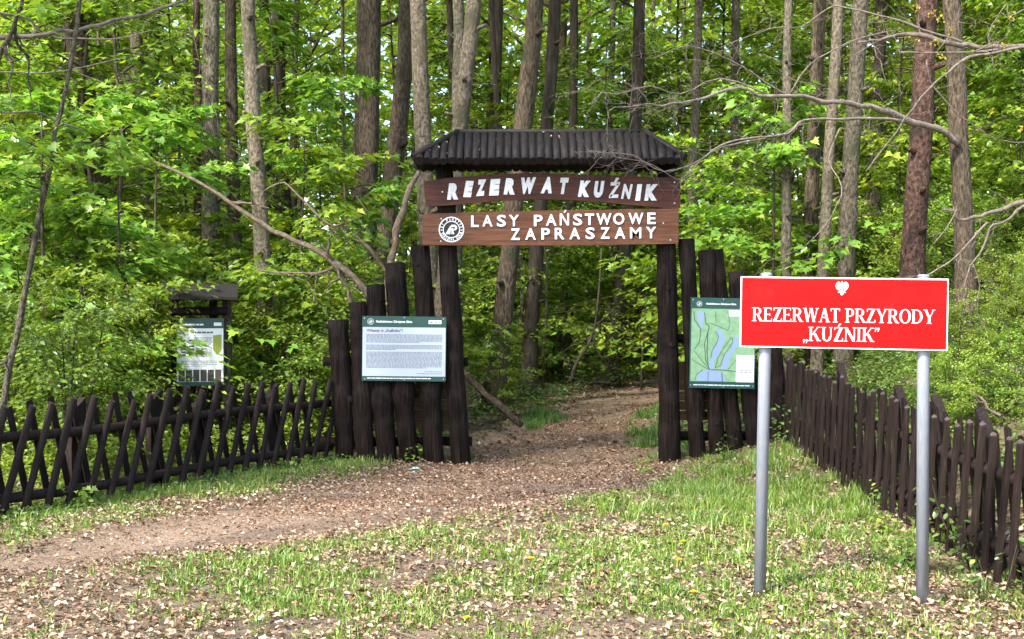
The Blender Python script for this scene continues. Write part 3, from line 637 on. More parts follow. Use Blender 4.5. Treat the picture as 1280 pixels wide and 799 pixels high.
word_rows(mb, x0, x1, h / 2 - .212, 8, .0125, .0062, -.0014, rg); word_rows(mb, x0, x1, h / 2 - .332, 5, .0125, .0062, -.0014, rg, last=.4); word_rows(mb, x0, x1, h / 2 - .412, 14, .0135, .0066, -.0014, rg, last=.8)
word_rows(mb, x1 - .2, x1, -h / 2 + .106, 1, .01, .006, -.0014, rg, last=1); word_rows(mb, x1 - .29, x1, -h / 2 + .083, 1, .01, .006, -.0014, rg, last=1)
tag(mb.build('printed_text', M['ink'], nb), kind='stuff')
mb = MB(); word_rows(mb, -w / 2 + .06, w / 2 - .17, -h / 2 + .026, 1, .01, .010, -.0001, rg, last=1, lo=.02, hi=.07); mb.build('footer', M['white'], nb)
mb = MB(); emblem_into(mb, .036, y=-.0012, ringtext=False); e = mb.build('emblem', [M['white'], M['green_print']], nb); e.location = (-w / 2 + .095, -.0002, h / 2 - .063)
q = quad('logo_patch', nb, w / 2 - .20, w / 2 - .055, h / 2 - .083, h / 2 - .043, -.0008, 'white')
mb = MB(); word_rows(mb, w / 2 - .185, w / 2 - .145, h / 2 - .071, 1, .01, .016, -.0015, rg, last=1, lo=.03, hi=.04); word_rows(mb, w / 2 - .135, w / 2 - .065, h / 2 - .069, 1, .01, .01, -.0015, rg, last=1); mb.build('logo_mark', M['ink'], nb)
bolts(nb, w, h, ((-.95, .93), (0, .96), (.93, .93), (-.96, -.08), (.96, -.05), (-.93, -.94), (.01, -.96), (.95, -.93)))

w, h = 82 * kb, 113 * kb
mbd = printed_board('map_board', 903.3, 429, BY, w, h, R(1.2), 'portrait map board of lakes and forest, partly hidden behind the red sign')
mx0, mx1, mz0, mz1 = -w / 2 + .014, w / 2 - .010, -h / 2 + .075, h / 2 - .125
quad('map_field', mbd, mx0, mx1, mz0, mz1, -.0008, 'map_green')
def mp(u, v): return (mx0 + (mx1 - mx0) * u, mz1 - (mz1 - mz0) * v)
def zz(x, y): return mp((x - 85) / 495.0, (y - 130) / 560.0)          # from the zoomed photo
mb = MB()
for k_, poly in enumerate(([(285, 285), (320, 300), (345, 340), (350, 375), (318, 430), (305, 480), (268, 530), (262, 590), (232, 595), (225, 540), (252, 500), (255, 450), (296, 380), (300, 335), (275, 305)],
             [(430, 330), (452, 350), (455, 400), (420, 460), (395, 500), (375, 560), (360, 600), (318, 600), (330, 540), (352, 480), (400, 430), (412, 380)],
             [(125, 150), (180, 150), (185, 200), (168, 240), (175, 290), (150, 270), (128, 210)], [(150, 620), (220, 600), (300, 605), (345, 630), (360, 688), (135, 688)])):
    mb.prism([zz(*q) for q in poly], -.0018 - .0002 * k_, -.0014)
mb.build('lake_print', M['map_water'], mbd)
def line2d(mb, pts, wd, y):
    for (a, b) in zip(pts[:-1], pts[1:]):
        d = Vector((b[0] - a[0], b[1] - a[1])); L = d.length
        if L < 1e-6: continue
        d /= L; n_ = Vector((-d.y, d.x)) * wd / 2
        mb.prism([(a[0] - n_.x, a[1] - n_.y), (b[0] - n_.x, b[1] - n_.y), (b[0] + n_.x, b[1] + n_.y), (a[0] + n_.x, a[1] + n_.y)], y, -.0014)
mb = MB()
for k_, pl_ in enumerate(([(100, 150), (110, 220), (160, 290), (150, 390), (115, 440)], [(90, 520), (180, 575), (232, 600)], [(105, 450), (180, 540), (235, 600)], [(185, 160), (195, 240), (225, 270), (190, 400), (200, 520), (235, 600)],
            [(225, 240), (300, 265), (370, 295), (385, 240), (365, 150)], [(275, 300), (298, 345), (285, 395), (250, 450), (240, 510)], [(240, 600), (345, 600), (440, 610)], [(380, 590), (440, 520)],
            [(400, 340), (410, 385), (345, 480), (320, 560), (275, 585), (300, 500), (340, 430), (395, 350)], [(215, 320), (210, 460), (222, 570)], [(180, 600), (130, 640), (120, 685)], [(222, 610), (222, 690)], [(330, 620), (335, 690)], [(270, 150), (275, 230)])):
    line2d(mb, [zz(*q) for q in pl_], .006 if k_ % 3 else .009, -.0028 - .0001 * k_)
mb.build('map_lines', M['map_line'], mbd)
q = quad('legend', mbd, *[zz(440, 0)[0], mx1 - .001, zz(0, 690)[1], zz(0, 482)[1]], -.0042, 'white')
mb = MB(); word_rows(mb, zz(450, 0)[0], zz(520, 0)[0], zz(0, 510)[1], 6, .018, .006, -.0048, rg); word_rows(mb, zz(470, 0)[0], zz(565, 0)[0], zz(0, 605)[1], 2, .022, .010, -.0048, rg, last=1, lo=.02); word_rows(mb, zz(452, 0)[0], zz(530, 0)[0], zz(0, 655)[1], 3, .012, .005, -.0048, rg)
tag(mb.build('legend_text', M['ink'], mbd), kind='stuff')
quad('title_patch', mbd, zz(375, 0)[0], mx1 - .001, zz(0, 185)[1], zz(0, 140)[1], -.0042, 'white')
mb = MB(); word_rows(mb, zz(383, 0)[0], zz(560, 0)[0], zz(0, 165)[1], 2, .018, .007, -.0048, rg); mb.build('title_text', M['ink'], mbd)
mb = MB(); letters_into(mb, 'Nadle\u015bnictwo Zdrojowa G\u00f3ra', .019, -.025, h / 2 - .078, -.0012, 0, .03, .34); mb.build('heading', M['white'], mbd)
mb = MB(); emblem_into(mb, .031, y=-.0012, ringtext=False); e = mb.build('emblem', [M['white'], M['green_print']], mbd); e.location = (-w / 2 + .10, -.0002, h / 2 - .072)
mb = MB(); word_rows(mb, -w / 2 + .05, w / 2 - .05, -h / 2 + .03, 1, .01, .009, -.0001, rg, last=1, lo=.02, hi=.07); mb.build('footer', M['white'], mbd)
bolts(mbd, w, h, ((-.93, .95), (0, .97), (.94, .95), (-.95, -.94), (.05, -.965), (.95, -.94)))

# ------------------------------------------------------------------ roofed notice board behind the fence
KY = 15.4; kk = KY / FPX
base = W(252, 395, KY); base.z = hz(base.x, KY)
ki = empty('roofed_notice_board', base, 'dark roofed notice board standing among bushes behind the criss-cross fence', 'notice board')
ki.rotation_euler = (0, 0, R(12))
def kloc(px, py, dy=0.0): p = W(px, py, KY); return Vector((p.x - base.x, dy, p.z - base.z))
for x in (221, 283):
    a = kloc(x, 366); mb = MB(); mb.tube([(a.x, 0, -.2), (a.x, 0, a.z * .5), (a.x, 0, a.z)], [.062, .06, .056], 10, rough=.03, rng=rg); mb.build('post', M['log' if x < 250 else 'bark_brown'], ki)
a = kloc(215, 389); b = kloc(284, 389); mb = MB(); mb.tube([(a.x, -.07, a.z), (b.x, -.07, b.z)], .05, 10, rough=.03, rng=rg); mb.build('crossbeam', M['log'], ki)
a = kloc(266, 380); mb = MB(); mb.tube([(a.x, .03, a.z - .25), (a.x, .03, a.z + .2)], .05, 8, rough=.03, rng=rg); mb.build('king_post', M['log'], ki)
r0, r1 = kloc(207, 356), kloc(282, 374); mb = MB()
xa, xb_ = r0.x, kloc(296, 0).x
ridge_z, eave_z = kloc(0, 355).z, kloc(0, 372).z
for s in (-1, 1):
    v = [(xa, 0, ridge_z), (xb_, 0, ridge_z), (xb_ - (.0), s * .42, eave_z), (xa + .1, s * .42, eave_z)]
    v += [(x, y, z - .03) for x, y, z in v]
    mb.add(v, [(0, 1, 2, 3), (7, 6, 5, 4), (0, 4, 5, 1), (1, 5, 6, 2), (2, 6, 7, 3), (3, 7, 4, 0)])
mb.build('roof', M['felt'], ki)
w, h = .56, 84 * kk; c = kloc(250.5, 440, -.09)
mb = MB(); mb.box((c.x, -.085, c.z), (w, .012, h)); mb.build('panel', M['green_print'], ki)
mb = MB(); mb.box((c.x, -.0922, c.z - .035), (w - .02, .0012, h - .17)); mb.build('text_field', M['white'], ki)
mb = MB(); word_rows(mb, c.x - .05, c.x + .14, c.z + .17, 8, .014, .006, -.0932, rg); word_rows(mb, c.x - .22, c.x - .16, c.z + .13, 6, .035, .02, -.0932, rg, last=1, lo=.05, hi=.06); word_rows(mb, c.x - .13, c.x - .07, c.z + .13, 6, .035, .02, -.0932, rg, last=1, lo=.05, hi=.06); word_rows(mb, c.x - .05, c.x + .14, c.z + .04, 7, .016, .007, -.0932, rg)
word_rows(mb, c.x - .22, c.x + .2, c.z - .11, 4, .02, .006, -.0932, rg)
word_rows(mb, c.x - .1, c.x + .15, c.z + .225, 1, .02, .02, -.0932, rg, last=1); tag(mb.build('printed_text', M['ink'], ki), kind='stuff')
mb = MB(); mb.prism([(c.x + .15, c.z + .2), (c.x + .25, c.z + .21), (c.x + .25, c.z + .02), (c.x + .2, c.z - .04), (c.x + .15, c.z + .03)], -.0936, -.0929); mb.build('map_print', M['olive_print'], ki)
for i in range(6):
    mb = MB(); mb.box((c.x - .215 + i * .085, -.0933, c.z - .28), (.072, .0012, .14)); mb.build('photo_print', M['photo_print'], ki)
mb = MB(); word_rows(mb, c.x - .22, c.x + .05, c.z + h / 2 - .085, 1, .01, .02, -.0915, rg, last=1, lo=.03); mb.prism([(c.x + .16, c.z + h / 2 - .09), (c.x + .25, c.z + h / 2 - .09), (c.x + .25, c.z + h / 2 - .05), (c.x + .16, c.z + h / 2 - .05)], -.0916, -.091); mb.build('heading', M['white'], ki)

# ------------------------------------------------------------------ red reserve sign on two steel posts
RW, RH = 1.112, .391
rc = W(1053.5, 391.6, 7.04); yaw = R(8.0); yaw = -yaw
rs = empty('reserve_sign', (rc.x, rc.y, hz(rc.x, rc.y)), 'red sign reading REZERWAT PRZYRODY KUZNIK on two galvanised posts in the grass', 'sign')
rs.rotation_euler = (0, 0, yaw)
zc = rc.z - rs.location.z
mb = MB(); mb.box((0, 0, 0), (RW, .022, RH)); panel = mb.build('panel', M['white'], rs); panel.location = (0, 0, zc); panel.rotation_euler = (0, R(.95), 0)
def psub(mb, name, mat): return mb.build(name, M[mat], panel)
mb = MB(); mb.box((0, -.0118, 0), (RW - .014, .0012, RH - .014)); psub(mb, 'red_face', 'red')
kr = RW / 259.0
def rx_(zx): return ((zx / 4.74 + 920) - 1053.5) * kr
def rzz(zx, zy):
    px, py = zx / 4.74 + 920, zy / 4.74 + 340
    return -(py - 391.6) * kr + (px - 1053.5) * kr * math.sin(R(.95)) 
mb = MB(); serif_into(mb, 'REZERWAT PRZYRODY', rx_(90), rx_(1172), rzz(90, 292), rzz(1172, 308), 17.6 * kr, -.0125); serif_into(mb, ',,KU\u0179NIK""', rx_(396), rx_(852), rzz(396, 412), rzz(852, 418), 17.8 * kr, -.0125)
psub(mb, 'lettering', 'white')
er = 17.4 * kr / 1.9; ec = (rx_(624), rzz(624, 93)); mb = MB(); k_ = 0
wing = [(.07, .60), (.22, .80), (.40, .99), (.56, .98), (.72, .86), (.86, .62), (.93, .36), (.82, .30), (.85, .12), (.73, .10), (.73, -.06), (.60, -.07), (.56, -.20), (.44, -.15), (.38, -.26), (.30, -.12), (.25, .12), (.22, .38)]
leg = [(.05, -.18), (.16, -.16), (.32, -.40), (.50, -.42), (.52, -.54), (.30, -.54), (.05, -.32)]
body = [(-.06, .98), (-.05, 1.08), (.05, 1.08), (.07, .98), (.17, .88), (.08, .84), (.12, .58), (.13, .20), (.10, -.14), (.06, -.34), (.20, -.62), (.17, -.80), (0, -.88), (-.17, -.80), (-.20, -.62), (-.06, -.34), (-.10, -.14), (-.13, .20), (-.12, .58), (-.09, .84)]
for sg_, poly in ((1, body), (1, wing), (-1, wing), (1, leg), (-1, leg)):
    mb.prism([(ec[0] + sg_ * x * er * .98, ec[1] + (y - .1) * er) for x, y in poly], -.0131 - .0001 * k_, -.0125); k_ += 1
psub(mb, 'eagle_emblem', 'white')
for (pt, pb, sy) in (((958, 342), (949, 752), 748), ((1155.5, 345), (1154, 760), 755)):
    t = (pt[0] - 1053.5) * kr; b = (pb[0] - 1053.5) * kr
    lz = -.12; tz = zc + (391.6 - pt[1]) * kr
    mb = MB(); mb.tube([(b, .048, lz), (t, .048, tz - .006), (t, .048, tz)], [.0335, .0335, .03], 20); po = mb.build('post', M['galv'], rs)
    mb = MB(); mb.tube([(t, .048, tz - .001), (t, .048, tz + .012)], [.0345, .028], 16); mb.build('post_cap', M['galv'], po)
    for z_ in (-.12, .12):
        mb = MB(); mb.tube([(t, .015, zc + z_), (t, .085, zc + z_)], .006, 8); mb.tube([(t - .045, .048, zc + z_ - .012), (t + .045, .048, zc + z_ - .012)], .012, 8); mb.build('clamp', M['galv'], po)

# ------------------------------------------------------------------ criss-cross picket fences
def half_round(L, r, cut=.02, seg=7):
    """half-round picket standing on the origin, flat side at y = 0, round side towards -y"""
    mb = MB(); ring = [(r * math.cos(math.pi * k / seg), -r * .85 * math.sin(math.pi * k / seg)) for k in range(seg + 1)]
    n = len(ring); vs = []
    for z, s in ((0, 1.04), (L * .33, .98), (L * .66, 1.02), (L - .012, .97), (L, .88)):
        for x, y in ring: vs.append((x * s, y * s, z + (cut * (y / r) if z > L * .9 else 0)))
    fs = []
    for i in range(4):
        for k in range(n): fs.append([i * n + k, i * n + (k + 1) % n, (i + 1) * n + (k + 1) % n, (i + 1) * n + k][::-1])
    mb.add(vs, fs, 0, False); mb.add(vs[4 * n:], [list(range(n))[::-1]], 1); mb.add(vs[:n], [list(range(n))], 1)
    return mb
PICK = [half_round(L, r).mesh('picket', [M['picket'], M['cutend']]) for L, r in ((.98, .039), (.95, .037), (1.0, .041), (.96, .038))]
PICKB = [half_round(L, r).mesh('picket', [M['picket'], M['cutend']]) for L, r in ((.94, .034), (.97, .036))]
def fence(name, label, A, B, n, front_lean, back_lean, posts, rng, off_back=0.0, group=None, lift=.0, flip=False, zs=1.0):
    A = Vector((A[0], A[1])); B = Vector((B[0], B[1])); d = (B - A); L = d.length; d.normalize()
    ang = math.atan2(d.y, d.x)
    root = empty(name, (A.x, A.y, hz(A.x, A.y)), label, 'fence', group); rl = root.location
    rz = Matrix.Rotation(ang, 4, 'Z')                     # local x along the fence, local -y towards the path
    def g(s): p = A + d * s; return hz(p.x, p.y)
    for i in range(n):
        for back in (0, 1):
            s = (i + (.5 if not back else .45 + off_back)) * L / n + rng.uniform(-.009, .009)
            lean = (front_lean if not back else -back_lean) * rng.uniform(.93, 1.07)
            me = rng.choice(PICK if not back else PICKB)
            o = bpy.data.objects.new('picket', me); link(o, root)
            p = A + d * s; z = g(s) + .06 + lift + rng.uniform(-.025, .025)
            lm = Matrix.Translation(Vector((p.x, p.y, z)) - rl) @ rz @ Matrix.Translation((0, -.048 if not back else .048, 0)) @ Matrix.Rotation(rng.uniform(-.02, .02), 4, 'X') @ Matrix.Rotation(lean, 4, 'Y')
            if back: lm = lm @ Matrix.Rotation(math.pi, 4, 'Z')
            o.matrix_local = lm @ Matrix.Diagonal((1, 1, zs * rng.uniform(.985, 1.015), 1))
    for zr in (.26, .72):
        mb = MB(); k = 12; pts = []
        for j in range(k + 1):
            s = -.1 + (L + .2) * j / k; p = A + d * s; pts.append(Vector((p.x, p.y, g(max(0, min(L, s))) + zr * zs + lift)) - rl)
        mb.tube(pts, .045, 8, rough=.05, rng=rng); mb.build('rail', M['picket'], root)
    for (s, h, wd) in posts:
        p = A + d * s; mb = MB(); t = .07
        q = [(-wd / 2, -.4), (wd / 2, -.4), (wd / 2, h - wd * .95), (wd * .30, h - wd * .62), (-wd / 2, h)]; mb.prism([(-x, z) for x, z in q] if flip else q, .10, .10 + t)
        o = mb.build('post', [M['picket']], root)
        o.matrix_local = Matrix.Translation(Vector((p.x, p.y, g(s) + lift)) - rl) @ rz
    return root
rf = random.Random(3)
FA, FB = (-5.15, 8.6), (-2.13, 14.65)
fl = math.hypot(FB[0] - FA[0], FB[1] - FA[1])
def s_of(px):                                            # where the view ray through this column meets the left fence
    k_ = (px - 640) / FPX; dx, dy = (FB[0] - FA[0]) / fl, (FB[1] - FA[1]) / fl
    return (k_ * FA[1] - FA[0]) / (dx - k_ * dy)
fence('picket_fence', 'criss-cross dark wooden picket fence to the left of the gate', FA, FB, 28, .33, .25,
      [(s_of(-60), 1.06, .17), (s_of(109), 1.08, .17), (s_of(206), 1.09, .16), (s_of(262), 1.0, .14), (s_of(352), 1.05, .16)], rf, -.09, 'fences beside the gate', lift=-.11, flip=True, zs=1.10)
RA, RB = (3.14, 14.6), (3.02, 6.4)
rl_ = math.hypot(RB[0] - RA[0], RB[1] - RA[1])
def t_of(px):
    k_ = (px - 640) / FPX; dx, dy = (RB[0] - RA[0]) / rl_, (RB[1] - RA[1]) / rl_
    return (k_ * RA[1] - RA[0]) / (dx - k_ * dy)
fence('picket_fence', 'dark wooden picket fence running towards the viewer beside the red sign', RA, RB, 36, .20, .2,
      [(t_of(1036), 1.10, .2), (t_of(1106), 1.06, .2), (t_of(1152), 1.06, .2), (t_of(1206), 1.06, .2), (t_of(1276), 1.06, .2)], rf, .3, 'fences beside the gate', lift=-.05, zs=.98)

# ------------------------------------------------------------------ trees
TREE_N = [0]
def trunk_mesh(pts, rad, sides, rng, mat, extra=()):
    mb = MB(); mb.tube(pts, rad, sides, rough=.045, rng=rng, caps=True)
    for e in extra: mb.tube(*e)
    return mb
CAN_K = [0]
def tree(p1, p2, Y, wpx, bark, label, h=15.0, crown=True, group=None, stubs=3, seed=0, fork=None, crown_scale=1.0, crown_at=.45, name='forest_tree', twigs=6):
    """a tall tree whose trunk passes through two pixels of the photo at depth Y"""
    rng = random.Random(1000 + seed * 7 + TREE_N[0]); TREE_N[0] += 1
    a = W(p1[0], p1[1], Y); b = W(p2[0], p2[1], Y)               # a upper, b lower
    d = (a - b).normalized(); gz_ = hz(b.x, Y)
    for _ in range(3):
        s = (gz_ - .15 - b.z) / d.z; base_ = b + d * s; gz_ = hz(base_.x, Y)
    r0 = wpx * Y / FPX / 2 * .92; r1 = r0 * .42
    n = 26; pts = []; rad = []; rot = rng.random() * 6
    for i in range(n + 1):
        u = i / n; z = u ** 1.15
        straight = base_ + d * (h * z)
        p = straight.copy()
        if z * h > 6: p.x -= d.x * (z * h - 6) * .6             # crowns straighten up
        p.x += .035 * math.sin(z * 9 + rot) + rng.uniform(-.012, .012); p.y += .05 * math.sin(z * 6 + rot * 2)
        pts.append(p - base_); rad.append((r0 + (r1 - r0) * z) * (1 + .55 * math.exp(-z * h / .35)) * (1 + rng.uniform(-.04, .04)))
    o = empty(name, base_, label, 'tree', group)
    mb = MB(); mb.tube(pts, rad, 16, rough=.04, rng=rng)
    for _ in range(stubs):                                        # knots and broken stubs
        i = rng.randrange(4, 15); an = rng.uniform(3.4, 6.0); v = Vector((math.cos(an), math.sin(an), .3)); q = pts[i]
        L_ = r0 * rng.uniform(1.1, 1.5); mb.tube([q, q + v * L_, q + v * (L_ + .06)], [r0 * .35, r0 * .26, r0 * .16], 7, rough=.1, rng=rng)
    for _ in range(twigs):                                        # thin dead side twigs
        i = rng.randrange(5, 18); an = rng.random() * 6.28; q = pts[i]; L_ = rng.uniform(.4, 1.3)
        tip = q + Vector((math.cos(an) * L_, math.sin(an) * L_, rng.uniform(-.1, .6) * L_))
        mb.tube(wander(q, tip, 5, .07, rng), [.014, .011, .009, .007, .005, .003], 4, caps=False)
    for f in (fork or []):
        i, dx, dy, dz, rr = f; q = pts[i]; mb.tube(wander(q - Vector((0, 0, .2)), q + Vector((dx, dy, dz)), 7, .02, rng), [rr * r0 * (1 - .07 * j) for j in range(8)], 10, rough=.05, rng=rng)
    mb.build('trunk', M[bark], o)
    if crown:
        lm, cm = CANOPY[CAN_K[0] % len(CANOPY)]; CAN_K[0] += 1
        c = bpy.data.objects.new('crown', cm); link(c, o)
        zc_ = h * crown_at; k = min(range(len(pts)), key=lambda j: abs(pts[j].z - zc_)); c.location = pts[k]
        c.rotation_euler = (0, 0, rng.random() * 6.28); s = crown_scale * rng.uniform(.85, 1.1); c.scale = (s, s, s)
        l = bpy.data.objects.new('limbs', lm); link(l, o); l.location = c.location; l.rotation_euler = c.rotation_euler; l.scale = c.scale
    return o
TR = [
 ((98, 80), (135, 300), 20, 35, 'bark_brown', 'leaning grey-brown trunk half hidden by foliage above the fence, farthest left of the thick trunks'),
 ((168, 60), (186, 250), 24, 22, 'bark_grey', 'slim grey trunk with a dark crooked branch, just right of the leaning left trunk'),
 ((196, 40), (190, 260), 28, 17, 'bark_dark', 'dark thin trunk between the leaning left trunk and the reddish stem'),
 ((243, 0), (246, 170), 21, 13, 'bark_red', 'thin reddish stem directly beside the thick grey trunk above the notice board'),
 ((266, 0), (267, 300), 18.5, 28, 'bark_grey', 'thick straight grey trunk rising above the roofed notice board'),
 ((289, 0), (299, 400), 21, 20, 'bark_brown', 'medium brown trunk squeezed between the thick grey and the pale tan trunk'),
 ((314, 0), (331, 390), 17, 24, 'bark_tan', 'pale tan trunk with knots and a slight lean, right of the roofed notice board'),
 ((348, 0), (357, 380), 25, 19, 'bark_dark', 'dark trunk right behind the pale tan knotty trunk'),
 ((372, 0), (367, 330), 30, 12, 'bark_dark', 'thin dark trunk deep behind the long fallen branch'),
 ((459, 0), (452, 420), 21, 40, 'bark_brown', 'very thick brown trunk left of the gate, dark at its foot'),
 ((510, 20), (478, 330), 22, 30, 'bark_brown', 'dark trunk leaning right between the very thick trunk and the gate'),
 ((521, 0), (536, 260), 17.6, 27, 'bark_tan', 'pale grey-brown trunk just left of the gate roof with twigs'),
 ((592, 0), (577, 160), 17.2, 25, 'bark_tan', 'pale smooth trunk with eye-shaped knots rising behind the left half of the gate roof'),
 ((577, 0), (574, 160), 20, 18, 'bark_grey', 'grey trunk half hidden behind the pale smooth trunk'),
 ((675, 0), (655, 165), 20, 29, 'bark_brown', 'thick leaning trunk behind the middle of the gate roof, flared below the sign'),
 ((694, 0), (672, 330), 22, 22, 'bark_dark', 'dark twin trunk tight behind the thick leaning trunk'),
 ((722, 0), (715, 200), 27, 15, 'bark_dark', 'dark thin trunk right of the thick leaning trunk above the roof'),
 ((806, 0), (792, 160), 24, 20, 'bark_dark', 'dark trunk with a bent top behind the right end of the roof'),
 ((873, 0), (867, 290), 24, 15, 'bark_grey', 'slim grey trunk right of the gate, straight, nearest to the roof'),
 ((917, 30), (922, 290), 25, 14, 'bark_grey', 'slim grey trunk second right of the gate'),
 ((986, 130), (985, 340), 18.5, 15, 'bark_grey', 'slim forked trunk above the left end of the red sign'),
 ((1024, 0), (1015, 330), 19.5, 22, 'bark_brown', 'bumpy brown trunk behind the paler trunk above the red sign'),
 ((1044, 0), (1030, 330), 18, 17, 'bark_tan', 'pale straight trunk in the group above the eagle of the red sign'),
 ((1078, 0), (1062, 310), 18, 26, 'bark_grey', 'thick smooth grey trunk right of the pale one above the red sign'),
 ((1098, 0), (1092, 300), 23, 20, 'bark_dark', 'dark trunk behind the smooth grey trunk'),
 ((1158, 0), (1138, 335), 16.6, 34, 'bark_red', 'thick reddish flaky-barked trunk above the right end of the red sign'),
 ((1188, 0), (1206, 360), 16.2, 27, 'bark_brown', 'brown furrowed trunk on the bank right of the red sign'),
]
for i, t in enumerate(TR):
    fk = None
    if 'forked' in t[5]: fk = [(15, -1.0, .2, 2.6, .9), (15, .6, -.1, 2.4, .7)]
    if 'crooked' in t[5]: fk = [(10, -.45, -.3, 1.2, .4)]
    tree(*t, seed=i, stubs=6 if 'knot' in t[5] or 'flaky' in t[5] else 3, fork=fk, h=15 + (i * 37 % 5), crown_scale=.9, crown_at=.55, crown=i % 3 != 2)
# deeper trunks nobody could name one by one
rb = random.Random(77)
cnt = 0
while cnt < 62:
    Y = rb.uniform(25, 52); px = rb.uniform(-60, 1340); x = (px - 640) * Y / FPX
    if pathd(np.array(x), np.array(Y)) < .6: continue
    tree((px + rb.uniform(-26, 26), 0), (px, 300), Y, rb.choice((.1, .13, .16, .2, .27, .34)) * FPX / Y, rb.choice(('bark_dark', 'bark_grey', 'bark_brown', 'bark_dark')),
         'tall trunk standing deep in the forest among green leaves', seed=300 + cnt, group='trees deep in the forest', stubs=0, twigs=3, h=rb.uniform(15, 21), crown_scale=1.1, crown_at=.45, crown=cnt % 3 == 0)
    cnt += 1

def place(kind, meshes, x, y, s, label, cat, group, rng, zrot=None, z=None):
    sm, fm = meshes
    o = empty(kind, (x, y, (hz(x, y) if z is None else z)), label, cat, group, rng.random() * 6.28 if zrot is None else zrot)
    o.scale = (s, s, s * rng.uniform(.9, 1.1))
    a = bpy.data.objects.new('stem', sm); link(a, o); b = bpy.data.objects.new('foliage', fm); link(b, o)
    return o
rp = random.Random(41)
BOARD = (225, 300)
def shows_trunks(x, y):
    px = 640 + x / y * FPX; return y > 22.5 or not (235 < px < 700 or 850 < px < 1230)
def clear_of_board(x, y, m=90):
    px = 640 + x / y * FPX; return not (y < 16.3 and 205 - m < px < 290 + m)
cnt = 0
ORD = 'first second third fourth fifth sixth seventh eighth ninth tenth eleventh twelfth thirteenth fourteenth fifteenth sixteenth seventeenth eighteenth nineteenth twentieth twenty-first twenty-second twenty-third twenty-fourth twenty-fifth twenty-sixth twenty-seventh'.split()
def scatter(kind, meshes, n, xr, yr, sr, label, cat, group, keep=lambda x, y: True):
    c = 0; tries = 0; made = []
    while c < n and tries < n * 40:
        tries += 1; y = rp.uniform(*yr); px = rp.uniform(*xr); x = (px - 640) * y / FPX
        if pathd(np.array(x), np.array(y)) < .7 or not keep(x, y): continue
        made.append((px, place(kind, rp.choice(meshes), x, y, rp.uniform(*sr), label, cat, group, rp))); c += 1
    if len(made) <= len(ORD):
        for k, (_, o) in enumerate(sorted(made, key=lambda q: q[0])): o['label'] = label + ', ' + ORD[k] + ' from the left'
behind = lambda x, y: (y > 15.8 or x < -3.2) and clear_of_board(x, y) and (640 + x / y * FPX < 225 or y > 17.5)
scatter('maple_sapling', SAP_MED, 20, (-80, 430), (14.2, 20), (.6, 1.0), 'leafy young maple growing behind the criss-cross fence', 'sapling', 'young maples behind the left fence', behind)
scatter('leafy_shrub', SHRUB, 22, (-80, 440), (12.2, 17), (.7, 1.2), 'small-leaved green bush growing behind the criss-cross fence', 'bush', 'bushes behind the left fence', lambda x, y: clear_of_board(x, y, 75) and s_of(640 + x / y * FPX) * (FB[1] - FA[1]) / fl + FA[1] + .9 < y)
scatter('young_tree', SAP_TALL, 26, (-80, 600), (17.5, 28), (.9, 1.5), 'slender young tree left of the gate opening', 'tree', 'young trees left of the gate', shows_trunks)
scatter('young_tree', SAP_TALL, 13, (560, 900), (22.5, 31), (.8, 1.4), 'slender young tree seen behind the gate', 'tree', 'young trees behind the gate')
scatter('young_tree', SAP_TALL, 24, (860, 1360), (18.5, 30), (.8, 1.3), 'slender young tree behind the red sign', 'tree', 'young trees behind the red sign', shows_trunks)
scatter('young_tree', SAP_TALL, 38, (-60, 1340), (30, 46), (1.5, 2.3), 'young tree filling the depth of the forest with green leaves', 'tree', 'young trees deep in the forest')
scatter('leafy_shrub', SHRUB, 12, (560, 900), (22.5, 30), (.4, .9), 'low green bush on the forest floor behind the gate', 'bush', 'bushes behind the gate')
scatter('leafy_shrub', SHRUB, 22, (950, 1330), (16.5, 24), (.5, 1.0), 'low green bush on the bank behind the right fence', 'bush', 'bushes on the bank')
scatter('maple_sapling', SAP_MED, 8, (590, 820), (23, 30), (.6, 1.0), 'small leafy maple beside the path behind the gate', 'sapling', 'small maples behind the gate')
scatter('leafy_shrub', SHRUB, 18, (1130, 1330), (10.5, 16.5), (.22, .5), 'knee-high bush on the bank above the right fence', 'bush', 'knee-high bushes on the bank', lambda x, y: x > 3.9)
scatter('maple_sapling', SAP_MED, 12, (900, 1330), (18, 24), (.6, 1.0), 'leafy young maple on the slope behind the red sign', 'sapling', 'young maples on the slope')
# ------------------------------------------------------------------ bare branches, fallen wood, edge trees
def px_line(pts, Ys, org):
    n = len(pts); out = []
    for i, (x, y) in enumerate(pts):
        u = i / (n - 1); Y = Ys[0] + (Ys[1] - Ys[0]) * u; out.append(W(x, y, Y) - org)
    return out
def smooth_line(pts, k=3):
    out = []
    n = len(pts)
    for i in range(n - 1):
        p0, p1, p2, p3 = pts[max(i - 1, 0)], pts[i], pts[i + 1], pts[min(i + 2, n - 1)]
        for j in range(k):
            t = j / k; out.append(.5 * ((2 * p1) + (p2 - p0) * t + (2 * p0 - 5 * p1 + 4 * p2 - p3) * t * t + (3 * p1 - p0 - 3 * p2 + p3) * t ** 3))
    out.append(pts[-1]); return out
def twiggy(mb, line, r, rng, n, L, depth=1, droop=0.0, flat=.5):
    for _ in range(n):
        i = rng.randrange(1, len(line)); q = line[i]; d = (line[i] - line[i - 1]).normalized()
        v = Vector((rng.gauss(0, 1), rng.gauss(0, flat), rng.gauss(-droop, 1))).normalized() * .9 + d * .7; l = L * rng.uniform(.35, 1.2)
        w = wander(q, q + v.normalized() * l, 6, .09, rng); mb.tube(w, [r * (1 - .13 * j) for j in range(7)], 4, caps=False)
        if depth > 0: twiggy(mb, w, r * .6, rng, 3, L * .5, depth - 1, droop, flat)
